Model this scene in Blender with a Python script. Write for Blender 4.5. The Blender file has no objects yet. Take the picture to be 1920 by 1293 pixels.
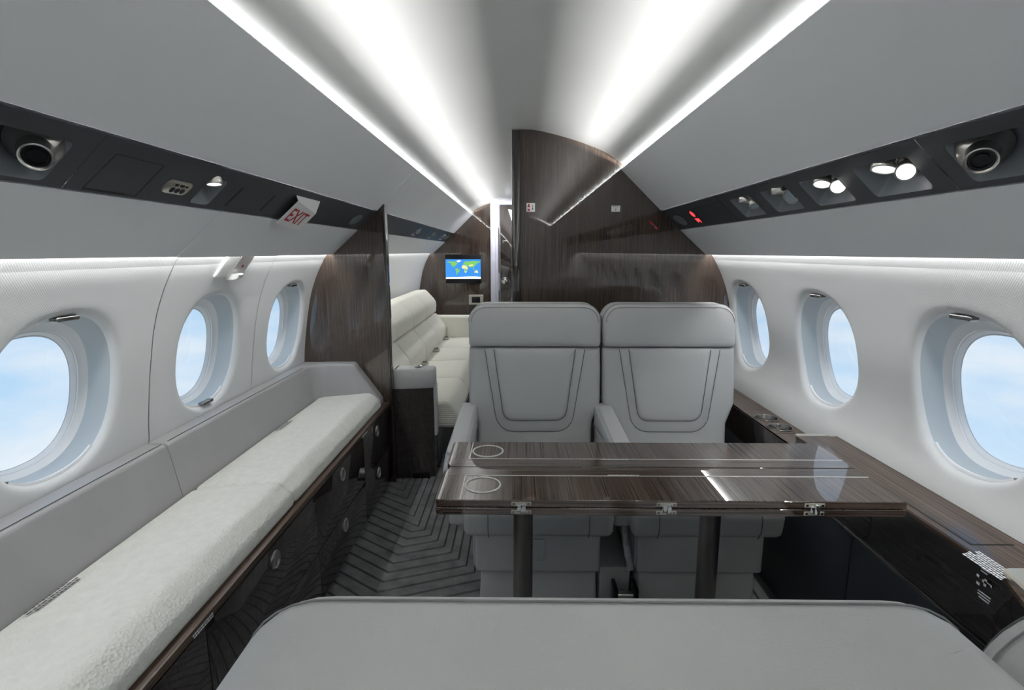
import bpy, bmesh, math, random
from mathutils import Vector, Matrix
random.seed(4)
PI = math.pi
scene = bpy.context.scene
COL = scene.collection

# ------------------------------------------------------------------ camera
FPX, TH, YAW = 980.0, math.atan(174 / 980.0), math.atan(12 / 980.0 * math.cos(math.atan(174 / 980.0)))
cam = bpy.data.cameras.new('camera')
cam.sensor_width = 36.0
cam.lens = FPX / 1920 * 36
cam.clip_start = 0.02
camo = bpy.data.objects.new('camera', cam)
COL.objects.link(camo)
camo.location = (0, 0, 1.275)
camo.rotation_euler = (PI / 2 - TH, 0, YAW)
scene.camera = camo

# ------------------------------------------------------------------ view
scene.view_settings.view_transform = 'Standard'
scene.view_settings.look = 'None'
scene.view_settings.exposure = 0.50
scene.view_settings.gamma = 1.0
scene.view_settings.use_curve_mapping = False

# ------------------------------------------------------------------ sky seen from the windows
W = bpy.data.worlds.new('sky')
scene.world = W
W.use_nodes = True
nt = W.node_tree
nt.nodes.clear()
wo = nt.nodes.new('ShaderNodeOutputWorld')
bg = nt.nodes.new('ShaderNodeBackground')
tc = nt.nodes.new('ShaderNodeTexCoord')
sx = nt.nodes.new('ShaderNodeSeparateXYZ')
rp = nt.nodes.new('ShaderNodeValToRGB')
mr = nt.nodes.new('ShaderNodeMapRange')
nz = nt.nodes.new('ShaderNodeTexNoise')
mp = nt.nodes.new('ShaderNodeMapping')
cr = nt.nodes.new('ShaderNodeValToRGB')
mx = nt.nodes.new('ShaderNodeMix')
mx.data_type = 'RGBA'
L = nt.links.new
L(tc.outputs['Generated'], sx.inputs[0])
L(sx.outputs['Z'], mr.inputs['Value'])
mr.inputs['From Min'].default_value = -0.45
mr.inputs['From Max'].default_value = 0.5
L(mr.outputs[0], rp.inputs[0])
rp.color_ramp.elements[0].position = 0.0
rp.color_ramp.elements[0].color = (0.80, 0.90, 0.97, 1)
rp.color_ramp.elements[1].position = 1.0
rp.color_ramp.elements[1].color = (0.26, 0.52, 0.86, 1)
e = rp.color_ramp.elements.new(0.40)
e.color = (0.40, 0.67, 0.96, 1)
L(tc.outputs['Generated'], mp.inputs[0])
mp.inputs['Scale'].default_value = (1.6, 1.6, 5.0)
L(mp.outputs[0], nz.inputs['Vector'])
nz.inputs['Scale'].default_value = 1.8
nz.inputs['Detail'].default_value = 6
nz.inputs['Roughness'].default_value = 0.55
L(nz.outputs[0], cr.inputs[0])
cr.color_ramp.elements[0].position = 0.44
cr.color_ramp.elements[0].color = (0, 0, 0, 1)
cr.color_ramp.elements[1].position = 0.68
cr.color_ramp.elements[1].color = (0.85, 0.85, 0.85, 1)
L(cr.outputs[0], mx.inputs[0])
L(rp.outputs[0], mx.inputs[6])
mx.inputs[7].default_value = (0.88, 0.93, 0.97, 1)
L(mx.outputs[2], bg.inputs[0])
bg.inputs[1].default_value = 0.71
L(bg.outputs[0], wo.inputs[0])

YB, YF = -3.2, 6.05       # ends of the cabin
YP = 2.75                 # divider between the two cabin zones

# ------------------------------------------------------------------ cabin lamps: LED strips in the coves and above the windows, plus an added door fill
def area(name, loc, d, sx_, sy_, power, color=(1, 1, 1)):
    l = bpy.data.lights.new(name, 'AREA')
    l.shape = 'RECTANGLE'
    l.size, l.size_y = sx_, sy_
    l.energy = power
    l.color = color
    o = bpy.data.objects.new(name, l)
    COL.objects.link(o)
    o.location = loc
    z = -Vector(d).normalized()
    y = Vector((0, 1, 0))
    x = y.cross(z).normalized()
    o.matrix_world = Matrix.Translation(loc) @ Matrix((x, y, z)).transposed().to_4x4()
    return o
COVE, WASH = 165.0, 21.0
for s in (-1, 1):
    area('cove_led_strip', (s * .672, (YB + YF) / 2, 1.619), (-s * 1, 0, .40), .026, YF - YB - .1, COVE, (1, .992, .975))
    area('window_wash_led_strip', (s * .985, (YB + YF) / 2, 1.277), (s * .12, 0, -1), .014, YF - YB - .1, WASH, (1, .99, .97))

area('door_frame_fill', (-.12, 5.66, 1.80), (-.15, .5, -1), .12, .25, 4.0, (.96, .96, 1))  # added fill to brighten the pale door frame, not a known fixture
# ------------------------------------------------------------------ materials
MATS = {}
def mat(name, col, rough=.5, metal=0., coat=0., spec=.5, bump=None, var=None, emit=None, estr=0.):
    m = bpy.data.materials.new(name)
    m.use_nodes = True
    b = m.node_tree.nodes['Principled BSDF']
    b.inputs['Base Color'].default_value = (*col, 1)
    b.inputs['Roughness'].default_value = rough
    b.inputs['Metallic'].default_value = metal
    b.inputs['Specular IOR Level'].default_value = spec
    b.inputs['Coat Weight'].default_value = coat
    b.inputs['Coat Roughness'].default_value = .02
    if emit:
        b.inputs['Emission Color'].default_value = (*emit, 1)
        b.inputs['Emission Strength'].default_value = estr
    n = m.node_tree
    if bump or var:
        t = n.nodes.new('ShaderNodeTexCoord')
    if var:   # (scale, amount) soft mottling of the colour
        z = n.nodes.new('ShaderNodeTexNoise')
        z.inputs['Scale'].default_value = var[0]
        z.inputs['Detail'].default_value = 4
        r = n.nodes.new('ShaderNodeValToRGB')
        r.color_ramp.elements[0].position, r.color_ramp.elements[1].position = .3, .7
        r.color_ramp.elements[0].color = (*[c * (1 - var[1]) for c in col], 1)
        r.color_ramp.elements[1].color = (*[min(1, c * (1 + var[1])) for c in col], 1)
        n.links.new(t.outputs['Object'], z.inputs['Vector'])
        n.links.new(z.outputs[0], r.inputs[0])
        n.links.new(r.outputs[0], b.inputs['Base Color'])
    if bump:  # (kind, scale, distance)
        k, sc, ds = bump
        if k == 'noise':
            z = n.nodes.new('ShaderNodeTexNoise'); z.inputs['Scale'].default_value = sc; out = z.outputs[0]
            n.links.new(t.outputs['Object'], z.inputs['Vector'])
        elif k == 'cells':
            z = n.nodes.new('ShaderNodeTexVoronoi'); z.inputs['Scale'].default_value = sc; out = z.outputs['Distance']
            n.links.new(t.outputs['Object'], z.inputs['Vector'])
        elif k == 'weave':
            mpn = n.nodes.new('ShaderNodeMapping'); mpn.inputs['Scale'].default_value = (sc, sc, sc)
            n.links.new(t.outputs['Object'], mpn.inputs[0])
            sp = n.nodes.new('ShaderNodeSeparateXYZ'); n.links.new(mpn.outputs[0], sp.inputs[0])
            s1 = n.nodes.new('ShaderNodeMath'); s1.operation = 'SINE'; n.links.new(sp.outputs[1], s1.inputs[0])
            s2 = n.nodes.new('ShaderNodeMath'); s2.operation = 'SINE'; n.links.new(sp.outputs[2], s2.inputs[0])
            pr_ = n.nodes.new('ShaderNodeMath'); pr_.operation = 'MULTIPLY'
            n.links.new(s1.outputs[0], pr_.inputs[0]); n.links.new(s2.outputs[0], pr_.inputs[1]); out = pr_.outputs[0]
        bn = n.nodes.new('ShaderNodeBump'); bn.inputs['Distance'].default_value = ds; bn.inputs['Strength'].default_value = 1
        n.links.new(out, bn.inputs['Height'])
        n.links.new(bn.outputs[0], b.inputs['Normal'])
    MATS[name] = m
    return m

def wood(name, axis, dark, light, rough=.35, fine=400., coat=1.0, ior=1.9):
    m = bpy.data.materials.new(name)
    m.use_nodes = True
    n = m.node_tree
    b = n.nodes['Principled BSDF']
    t = n.nodes.new('ShaderNodeTexCoord')
    mp_ = n.nodes.new('ShaderNodeMapping')
    sc = [fine, fine, fine]
    sc[axis] = fine / 150
    mp_.inputs['Scale'].default_value = sc
    z = n.nodes.new('ShaderNodeTexNoise')
    z.inputs['Scale'].default_value = 1
    z.inputs['Detail'].default_value = 3
    z.inputs['Roughness'].default_value = .6
    r = n.nodes.new('ShaderNodeValToRGB')
    r.color_ramp.elements[0].position, r.color_ramp.elements[1].position = .36, .66
    r.color_ramp.elements[0].color = (*dark, 1)
    r.color_ramp.elements[1].color = (*light, 1)
    mp2 = n.nodes.new('ShaderNodeMapping')
    sc2 = [14, 14, 14]
    sc2[axis] = .6
    mp2.inputs['Scale'].default_value = sc2
    z2 = n.nodes.new('ShaderNodeTexNoise')
    z2.inputs['Scale'].default_value = 1
    z2.inputs['Detail'].default_value = 2
    hs = n.nodes.new('ShaderNodeHueSaturation')
    mr_ = n.nodes.new('ShaderNodeMapRange')
    mr_.inputs['To Min'].default_value, mr_.inputs['To Max'].default_value = .86, 1.14
    k = n.links.new
    k(t.outputs['Object'], mp_.inputs[0]); k(mp_.outputs[0], z.inputs['Vector']); k(z.outputs[0], r.inputs[0])
    k(t.outputs['Object'], mp2.inputs[0]); k(mp2.outputs[0], z2.inputs['Vector']); k(z2.outputs[0], mr_.inputs['Value'])
    k(mr_.outputs[0], hs.inputs['Value']); k(r.outputs[0], hs.inputs['Color']); k(hs.outputs[0], b.inputs['Base Color'])
    b.inputs['Roughness'].default_value = rough
    b.inputs['Specular IOR Level'].default_value = .08
    b.inputs['Coat Weight'].default_value = coat
    b.inputs['Coat Roughness'].default_value = .008
    b.inputs['Coat IOR'].default_value = ior
    MATS[name] = m
    return m

leather = mat('grey leather', (.53, .54, .54), .42, bump=('noise', 500, .0003), var=(6, .03))
leather_taupe = mat('mid grey bolster leather', (.37, .37, .375), .45, bump=('noise', 500, .0003), var=(6, .03))
leather_dark = mat('dark blue grey leather', (.035, .042, .052), .5, bump=('noise', 500, .0003))
panel_grey = mat('pale grey panel leather', (.82, .84, .855), .55, var=(2, .02))
headliner = mat('white satin headliner', (.74, .745, .735), .38, var=(3, .02))
wall_fabric = mat('white woven wall fabric', (.75, .765, .77), .75, bump=('weave', 1100, .00008))
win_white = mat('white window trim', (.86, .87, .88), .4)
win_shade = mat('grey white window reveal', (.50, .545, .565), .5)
rubber = mat('pale seal rubber', (.55, .57, .58), .6)
cream = mat('cream textured cushion cloth', (.76, .77, .72), .85, bump=('cells', 150, .0020), var=(40, .04))
sofa_cloth = mat('ivory woven sofa cloth', (.78, .77, .69), .8, bump=('weave', 500, .001))
carpet = mat('charcoal carved carpet', (.165, .168, .172), .95, bump=('noise', 400, .002), var=(14, .3))
carpet_base = mat('carpet groove black', (.045, .045, .047), .95)
psu_grey = mat('charcoal service panel plastic', (.045, .050, .056), .5)
psu_line = mat('black seam', (.006, .006, .007), .6)
well_grey = mat('satin grey lamp well', (.20, .22, .24), .32)
steel = mat('brushed steel', (.62, .60, .56), .28, metal=1.)
steel_dark = mat('dark polished steel', (.30, .29, .28), .22, metal=1.)
chrome = mat('chrome', (.8, .8, .8), .08, metal=1.)
black = mat('black plastic', (.008, .008, .01), .3)
white_p = mat('white plastic', (.90, .90, .89), .35)
lavender = mat('cool white door paint', (.72, .72, .80), .4)
red_ink = mat('red ink', (.50, .02, .03), .5)
white_ink = mat('white ink', (.85, .88, .90), .5)
seam_grey = mat('dark grey thread', (.10, .105, .11), .7)
seam_soft = mat('grey thread', (.26, .27, .275), .7)
leg_steel = mat('brushed grey steel', (.46, .44, .42), .3, metal=1.)
inlay = mat('pale satin inlay metal', (.80, .78, .73), .35, metal=.35)
dark_ink = mat('grey ink', (.12, .12, .13), .6)
beige_metal = mat('champagne metal', (.66, .62, .54), .3, metal=.8)
lamp_on = mat('lit lamp lens', (1, 1, 1), .3, emit=(1, .98, .95), estr=3.0)
lamp_off = mat('unlit lamp lens', (.30, .36, .40), .08, spec=.8)
red_led = mat('red lit symbol', (.3, .02, .02), .4, emit=(1, .05, .06), estr=1.2)
W_D, W_L = (.026, .017, .013), (.096, .066, .049)
wood_z = wood('brown veneer upright grain', 2, W_D, W_L)
wood_y = wood('brown veneer lengthwise grain', 1, (.034, .023, .018), (.150, .104, .080), fine=300)
wood_x = wood('brown veneer crosswise grain', 0, (.034, .023, .018), (.150, .104, .080), fine=300)
wood_ledge = wood('satin brown ledge veneer', 1, (.036, .024, .018), (.150, .100, .074), fine=300, coat=.6, ior=1.45)
wood_dk = wood('dark veneer upright grain', 2, (.019, .015, .014), (.044, .034, .030), fine=400)
wood_face_shaded = wood('shaded ledge face veneer', 1, (.014, .012, .012), (.045, .036, .034), fine=330)  # ledge face: its darker reflection is put into the veneer colour

def glass_mat():
    m = bpy.data.materials.new('window glass')
    m.use_nodes = True
    n = m.node_tree
    n.nodes.remove(n.nodes['Principled BSDF'])
    o = n.nodes['Material Output']
    t = n.nodes.new('ShaderNodeBsdfTransparent')
    t.inputs[0].default_value = (.97, .985, 1, 1)
    g = n.nodes.new('ShaderNodeBsdfGlossy')
    g.inputs['Roughness'].default_value = .02
    f = n.nodes.new('ShaderNodeFresnel')
    f.inputs[0].default_value = 1.3
    x = n.nodes.new('ShaderNodeMixShader')
    n.links.new(f.outputs[0], x.inputs[0]); n.links.new(t.outputs[0], x.inputs[1]); n.links.new(g.outputs[0], x.inputs[2])
    n.links.new(x.outputs[0], o.inputs[0])
    return m
glass = glass_mat()

# ------------------------------------------------------------------ helpers
BASE = {}
def base_of(p):
    return BASE.get(p.name, Vector((0, 0, 0))) if p else Vector((0, 0, 0))
def thing(name, label, cat, loc=(0, 0, 0), group=None, kind=None):
    o = bpy.data.objects.new(name, None)
    COL.objects.link(o)
    o.empty_display_size = .05
    o.location = loc
    o['label'] = label
    o['category'] = cat
    if group: o['group'] = group
    if kind: o['kind'] = kind
    BASE[o.name] = Vector(loc)
    return o
def tag(o, label=None, cat=None, group=None, kind=None):
    if label: o['label'] = label
    if cat: o['category'] = cat
    if group: o['group'] = group
    if kind: o['kind'] = kind
    return o
def finish(name, me, m, parent, smooth=35):
    me.materials.append(m)
    if smooth:
        for p in me.polygons: p.use_smooth = True
        me.set_sharp_from_angle(angle=math.radians(smooth))
    o = bpy.data.objects.new(name, me)
    COL.objects.link(o)
    b = base_of(parent)
    if parent:
        o.parent = parent
        if b.length: me.transform(Matrix.Translation(-b))
    BASE[o.name] = b
    return o
def mesh(name, v, f, m, parent=None, smooth=35):
    me = bpy.data.meshes.new(name)
    me.from_pydata([tuple(p) for p in v], [], f)
    me.update()
    return finish(name, me, m, parent, smooth)
def bmobj(name, bm, m, parent=None, smooth=35):
    bmesh.ops.recalc_face_normals(bm, faces=bm.faces[:])
    me = bpy.data.meshes.new(name)
    bm.to_mesh(me); bm.free()
    return finish(name, me, m, parent, smooth)
def setorigin(o):
    """put the origin of a one-mesh thing at the bottom centre of its mesh"""
    vs = [v.co for v in o.data.vertices]
    c = Vector(((min(v.x for v in vs) + max(v.x for v in vs)) / 2, (min(v.y for v in vs) + max(v.y for v in vs)) / 2, min(v.z for v in vs)))
    o.data.transform(Matrix.Translation(-c))
    o.location = o.location + c
    BASE[o.name] = BASE[o.name] + c
    return o
def bm_box(bm, x0, x1, y0, y1, z0, z1, r=0, seg=2):
    vs = [bm.verts.new(p) for p in ((x0, y0, z0), (x1, y0, z0), (x1, y1, z0), (x0, y1, z0), (x0, y0, z1), (x1, y0, z1), (x1, y1, z1), (x0, y1, z1))]
    fs = [bm.faces.new([vs[i] for i in q]) for q in ((3, 2, 1, 0), (4, 5, 6, 7), (0, 1, 5, 4), (1, 2, 6, 5), (2, 3, 7, 6), (3, 0, 4, 7))]
    if r:
        es = list({e_ for f_ in fs for e_ in f_.edges})
        bmesh.ops.bevel(bm, geom=es, offset=r, segments=seg, affect='EDGES', profile=.5, clamp_overlap=True)
def box(name, x0, x1, y0, y1, z0, z1, m, parent=None, r=.003, seg=2):
    bm = bmesh.new()
    bm_box(bm, x0, x1, y0, y1, z0, z1, r, seg)
    return bmobj(name, bm, m, parent)
def loft(name, rings, m, parent=None, closed=True, caps=True, smooth=35):
    n = len(rings[0])
    v = [p for r in rings for p in r]
    f = []
    for i in range(len(rings) - 1):
        for j in range(n if closed else n - 1):
            a, b = i * n + j, i * n + (j + 1) % n
            f.append((a, b, b + n, a + n))
    if caps and closed:
        f.append(tuple(range(n))[::-1])
        f.append(tuple(range((len(rings) - 1) * n, len(rings) * n)))
    bm = bmesh.new()
    bv = [bm.verts.new(p) for p in v]
    for q in f:
        try: bm.faces.new([bv[i] for i in q])
        except ValueError: pass
    return bmobj(name, bm, m, parent, smooth)
def strip(name, rings, m, parent=None, smooth=35):
    """open surface, orientation kept"""
    n = len(rings[0])
    v = [p for r in rings for p in r]
    f = [(i * n + j, i * n + j + 1, (i + 1) * n + j + 1, (i + 1) * n + j) for i in range(len(rings) - 1) for j in range(n - 1)]
    return mesh(name, v, f, m, parent, smooth)
def lathe(name, prof, o, ax, m, parent=None, n=28, smooth=35, caps=True):
    """prof = [(radius, height)], turned about axis ax from o"""
    z = Vector(ax).normalized()
    x = z.orthogonal().normalized()
    y = z.cross(x)
    rings = [[Vector(o) + x * (r * math.cos(2 * PI * k / n)) + y * (r * math.sin(2 * PI * k / n)) + z * h for k in range(n)] for r, h in prof]
    return loft(name, rings, m, parent, True, caps, smooth)
def tube(name, pts, r, m, parent=None, n=10):
    pts = [Vector(p) for p in pts]
    rings = []
    for i, p in enumerate(pts):
        t = (pts[min(i + 1, len(pts) - 1)] - pts[max(i - 1, 0)]).normalized()
        up = Vector((0, 0, 1)) if abs(t.z) < .9 else Vector((1, 0, 0))
        x = t.cross(up).normalized(); y = x.cross(t)
        rings.append([p + x * (r * math.cos(2 * PI * k / n)) + y * (r * math.sin(2 * PI * k / n)) for k in range(n)])
    return loft(name, rings, m, parent)
def round_poly(pts, rad, seg=6):
    """pts 2D corners, rad single or per corner -> smooth closed outline"""
    out = []
    n = len(pts)
    for i in range(n):
        p = Vector(pts[i]); a = Vector(pts[i - 1]); b = Vector(pts[(i + 1) % n])
        r = rad[i] if isinstance(rad, (list, tuple)) else rad
        if r <= 0: out.append(tuple(p)); continue
        da, db = (a - p).normalized(), (b - p).normalized()
        ang = da.angle(db)
        t = min(r / math.tan(ang / 2), (a - p).length * .49, (b - p).length * .49)
        r2 = t * math.tan(ang / 2)
        c = p + (da + db).normalized() * (r2 / math.sin(ang / 2))
        s, e_ = p + da * t - c, p + db * t - c
        a0 = math.atan2(s.y, s.x); d = math.atan2(s.x * e_.y - s.y * e_.x, s.dot(e_))
        for k in range(seg + 1):
            q = a0 + d * k / seg
            out.append((c.x + r2 * math.cos(q), c.y + r2 * math.sin(q)))
    return out
def inset(pts, d):
    """inward offset of a CCW outline"""
    n = len(pts); out = []
    for i in range(n):
        p = Vector(pts[i]); a = Vector(pts[i - 1]); b = Vector(pts[(i + 1) % n])
        ta, tb = (p - a), (b - p)
        if ta.length < 1e-9 or tb.length < 1e-9: out.append(tuple(p)); continue
        na, nb = Vector((-ta.y, ta.x)).normalized(), Vector((-tb.y, tb.x)).normalized()
        h = (na + nb)
        h = h / max(.4, h.length_squared / 2)
        out.append((p.x + h.x * d, p.y + h.y * d))
    return out
def ccw(pts):
    a = sum(pts[i - 1][0] * pts[i][1] - pts[i][0] * pts[i - 1][1] for i in range(len(pts)))
    return pts if a > 0 else pts[::-1]
def slab(name, outline, prof, fn, m, parent=None, smooth=35, soft=False):
    """outline CCW 2D, prof = [(inset, depth)] from back to front, fn(u, v, depth) -> xyz"""
    outline = ccw(outline)
    if soft:      # big insets of rounded shapes: shrink about the centre, no crossing
        us, vs = [p[0] for p in outline], [p[1] for p in outline]
        cu, cv, hu, hv = (max(us) + min(us)) / 2, (max(vs) + min(vs)) / 2, (max(us) - min(us)) / 2, (max(vs) - min(vs)) / 2
        rings = [[fn(cu + (u - cu) * (1 - i / hu), cv + (v - cv) * (1 - i / hv), d) for u, v in outline] for i, d in prof]
    else:
        rings = [[fn(u, v, d) for u, v in inset(outline, i)] for i, d in prof]
    return loft(name, rings, m, parent, True, True, smooth)
def text(name, s, size, o, right, up, m, parent=None, align='CENTER', bold=0.):
    cu = bpy.data.curves.new('t', 'FONT')
    cu.body = s; cu.size = size; cu.align_x = align; cu.align_y = 'CENTER'; cu.resolution_u = 2; cu.offset = bold
    ob = bpy.data.objects.new('t', cu)
    COL.objects.link(ob)
    dg = bpy.context.evaluated_depsgraph_get()
    me = bpy.data.meshes.new_from_object(ob.evaluated_get(dg))
    bpy.data.objects.remove(ob)
    x = Vector(right).normalized(); y = Vector(up).normalized(); z = x.cross(y)
    me.transform(Matrix.Translation(o) @ Matrix((x, y, z)).transposed().to_4x4())
    me.materials.clear()
    return finish(name, me, m, parent, 0)
def copy_thing(root, loc, rotz, label):
    r = root.copy(); COL.objects.link(r); r.location = loc; r.rotation_euler = (0, 0, rotz); r['label'] = label
    for ch in list(root.children):
        c = ch.copy(); COL.objects.link(c); c.parent = r
        for g in ch.children:
            d = g.copy(); COL.objects.link(d); d.parent = c
    return r
def dashes(name, o, right, up, w, lines, h, m, parent, seed=0):
    """print too small to read: broken rows of strokes lying on a surface"""
    rnd = random.Random(seed)
    x = Vector(right).normalized(); y = Vector(up).normalized()
    v, f = [], []
    for k in range(lines):
        u = rnd.uniform(0, .18) * w if lines > 1 else 0
        end = w * rnd.uniform(.8, 1)
        while u < end:
            l = rnd.uniform(.5, 2.2) * h
            p = Vector(o) + x * u - y * (k * h * 1.55)
            i = len(v)
            v += [p, p + x * l, p + x * l + y * h, p + y * h]
            f.append((i, i + 1, i + 2, i + 3))
            u += l + h * .35
    return mesh(name, v, f, m, parent, 0)

# ------------------------------------------------------------------ cabin cross-section (half width against height)
def pchip(tab):
    def fn(z):
        if z <= tab[0][0]: return tab[0][1]
        for (z0, x0), (z1, x1) in zip(tab, tab[1:]):
            if z <= z1:
                i = tab.index((z0, x0))
                def slope(j):
                    if j <= 0 or j >= len(tab) - 1: return (tab[min(j + 1, len(tab) - 1)][1] - tab[max(j - 1, 0)][1]) / (tab[min(j + 1, len(tab) - 1)][0] - tab[max(j - 1, 0)][0])
                    return (tab[j + 1][1] - tab[j - 1][1]) / (tab[j + 1][0] - tab[j - 1][0])
                h = z1 - z0; t = (z - z0) / h
                m0, m1 = slope(i) * h, slope(i + 1) * h
                return (2 * t**3 - 3 * t**2 + 1) * x0 + (t**3 - 2 * t**2 + t) * m0 + (-2 * t**3 + 3 * t**2) * x1 + (t**3 - t**2) * m1
        return tab[-1][1]
    return fn
TOP = [(.819, 1.140), (.968, 1.114), (1.07, 1.090), (1.15, 1.060), (1.205, 1.032), (1.265, .996), (1.34, .925), (1.42, .845)]
XW = {-1: pchip([(0., 1.10), (.3, 1.14), (.5, 1.155), (.69, 1.154)] + TOP),
      1: pchip([(0., 1.06), (.5, 1.085), (.6, 1.088), (.65, 1.100), (.72, 1.130)] + TOP)}
PA, PB = Vector((.728, 1.481)), Vector((.828, 1.388))      # service panel band
VB = Vector((.968, 1.262))                                 # valance foot
CE = Vector((.515, 1.685))                                 # cove lip
CEIL = pchip([(0, 1.876), (.073, 1.874), (.206, 1.846), (.34, 1.805), (.448, 1.759), (.53, 1.705), (.60, 1.680), (.69, 1.660)])

# ------------------------------------------------------------------ floor with carved carpet
fl = mesh('floor', [(-1.2, YB, 0), (1.2, YB, 0), (1.2, YF, 0), (-1.2, YF, 0)], [(0, 1, 2, 3)], carpet_base)
tag(fl, 'charcoal carpet with carved chevron lines on the cabin floor', 'floor', kind='structure')
def clampx(p, lo=-.735, hi=1.05): return (min(max(p[0], lo), hi), p[1])
def carpet_line(k):
    """one carved groove of the pattern: in from the cabinet, back out, then along the aisle"""
    r2 = Vector((-.10 - .037 * k, 1.76 + .028 * k))
    r1 = Vector((-.545 + .006 * k, 1.66 + .062 * k))
    p0 = (-.735, r1.y + .69 * (r1.x + .735))
    if r2.x - r1.x > .03:
        r2.y = r1.y + .36 * (r2.x - r1.x)
        return [p0, tuple(r1), tuple(r2), (r2.x, 6.0)]
    x = r2.x
    return [p0, (x - .0001, p0[1] - .69 * (x + .7349)), (x, p0[1] - .69 * (x + .735)), (x, 6.0)]
def carpet_strip(pa, pb, g=.004, h=.005):
    n = len(pa)
    v = []
    for a, b in zip(pa, pb):
        a, b = Vector(a), Vector(b)
        d = (b - a)
        d = d.normalized() * g if d.length > 1e-6 else Vector((0, 0))
        v += [(*(a + d), 0), (*(a + d * 1.6), h), (*(b - d * 1.6), h), (*(b - d), 0)]
    f = [(i * 4 + j, (i + 1) * 4 + j, (i + 1) * 4 + j + 1, i * 4 + j + 1) for i in range(n - 1) for j in range(3)]
    return mesh('carpet_strip', v, f, carpet, fl, 0)
LN = [carpet_line(k) for k in range(-6, 17)]
for a, b in zip(LN, LN[1:]): carpet_strip(a, b)
x = LN[0][3][0]
while x < 1.02:
    w = .037 if x < .4 else .12
    carpet_strip([(x, .9), (x, 6.0)], [(x + w, .9), (x + w, 6.0)])
    x += w
y = .9
lo = LN[0]
for k in range(9):
    carpet_strip([(-.735, lo[0][1] - .062 * k), (lo[1][0], lo[1][1] - .062 * k), (lo[2][0], lo[2][1] - .062 * k)][::-1], [(-.735, lo[0][1] - .062 * (k + 1)), (lo[1][0], lo[1][1] - .062 * (k + 1)), (lo[2][0], lo[2][1] - .062 * (k + 1))][::-1])
k = 17
while True:
    l0, l1 = carpet_line(k - 1), carpet_line(k)
    if l1[0][1] > 5.9: break
    x = -.735
    carpet_strip([(-.735, l0[0][1] + .0), (l0[2][0], l0[2][1])] if l0[2][0] > -.72 else [(-.735, 2.6), (-.70, 2.6)], [(-.735, l1[0][1]), (max(l1[2][0], -.72), l1[2][1])] if l0[2][0] > -.72 else [(-.735, 2.66), (-.70, 2.66)])
    k += 1
    if k > 18: break

# ------------------------------------------------------------------ ceiling, cove panels, valances
ce = thing('ceiling', 'arched white headliner with lit coves between grey overhead panels', 'ceiling', (0, 0, 0), kind='structure')
NS = 40
rings = []
for y in [YB + (YF - YB) * i / 24 for i in range(25)]:
    r = [(-.69 + 1.38 * i / NS, y, CEIL(abs(-.69 + 1.38 * i / NS))) for i in range(NS + 1)]
    rings.append(r)
strip('headliner', rings, headliner, ce)
def panel_piece(name, a, b, s, y0, y1, m, parent, t=.012, bow=.0, out=(.68, .73)):
    """long flat-ish overhead panel between section points a and b, thickness t outboard"""
    n = 8
    o = Vector(out).normalized()
    front, back = [], []
    for i in range(n + 1):
        q = i / n
        p = a.lerp(b, q) - o * (bow * 4 * q * (1 - q))
        front.append(p); back.append(p + o * t)
    prof = front + back[::-1]
    rr = [[(s * p.x, y, p.y) for p in prof] for y in (y0, y1)]
    return loft(name, rr, m, parent)
for s in (-1, 1):
    ys = [YB, YP - .02, YF] if s < 0 else [YB, YP + .01, YF]
    for y0, y1 in zip(ys, ys[1:]):
        panel_piece('overhead_panel', CE, PA + Vector((-.003, .003)), s, y0 + .001, y1 - .001, panel_grey, ce)
    # back of the cove, closed
    strip('cove_back', [[(s * .69, y, 1.660), (s * .70, y, 1.60), (s * .80, y, 1.54), (s * .90, y, 1.45), (s * .845, y, 1.42)] for y in (YB, YF)], psu_line, ce)
    vy = [YB, 1.49, 2.12, YP + .02, YF] if s < 0 else [YB, YF]
    for i, (y0, y1) in enumerate(zip(vy, vy[1:])):
        off = Vector((-.002, -.002)) if (s < 0 and i == 1) else Vector((0, 0))
        panel_piece('valance_panel', PB + Vector((.002, -.002)) + off, VB + off, s, y0 + .0008, y1 - .0008, panel_grey, ce, t=.010)

# ------------------------------------------------------------------ side walls and windows
WIN = {-1: [1.226 + .637 * k for k in range(-6, 5)], 1: [1.275 + .630 * k for k in range(-6, 6)]}
PITCH = {-1: .637, 1: .630}
ZC, ZB0, ZB1 = .924, .60, 1.235
def sup(t, a, b, n=2.35):
    c, s_ = math.cos(t), math.sin(t)
    r = (abs(c / a) ** n + abs(s_ / b) ** n) ** (-1 / n)
    return r * c, r * s_
RINGS = [  # half width, half height, centre height, depth outboard
    (.206, .226, .921, .000), (.198, .218, .921, .001), (.191, .211, .921, .004), (.186, .206, .921, .010), (.184, .203, .921, .020),
    (.180, .198, .920, .042), (.174, .191, .917, .074)]
INNER = [(.174, .191, .917, .074), (.171, .188, .917, .077), (.161, .176, .913, .088), (.1595, .1745, .912, .0885), (.159, .174, .912, .093), (.157, .172, .912, .093), (.152, .166, .911, .100), (.151, .165, .911, .104), (.149, .162, .910, .105)]
def win_ring(s, yc, a, b, zc, d, angs):
    r = []
    for t in angs:
        u, w = sup(t, a, b)
        z = zc + w
        r.append((s * (XW[s](z) + d), yc + u, z))
    return r
wlabels = {
    (-1, 0): 'oval window above the near grey bench bolster, pull tab at its top', (-1, 1): 'oval window under the red-lettered exit release, pull tab at its foot', (-1, 2): 'oval window between bench and left wood divider',
    (1, 0): 'oval window above the wide ledge with printed notices', (1, 1): 'oval window above the ledge cup holders, beside the table', (1, 2): 'oval window beside the headrest next to the right wood divider'}
wn = 0
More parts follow.
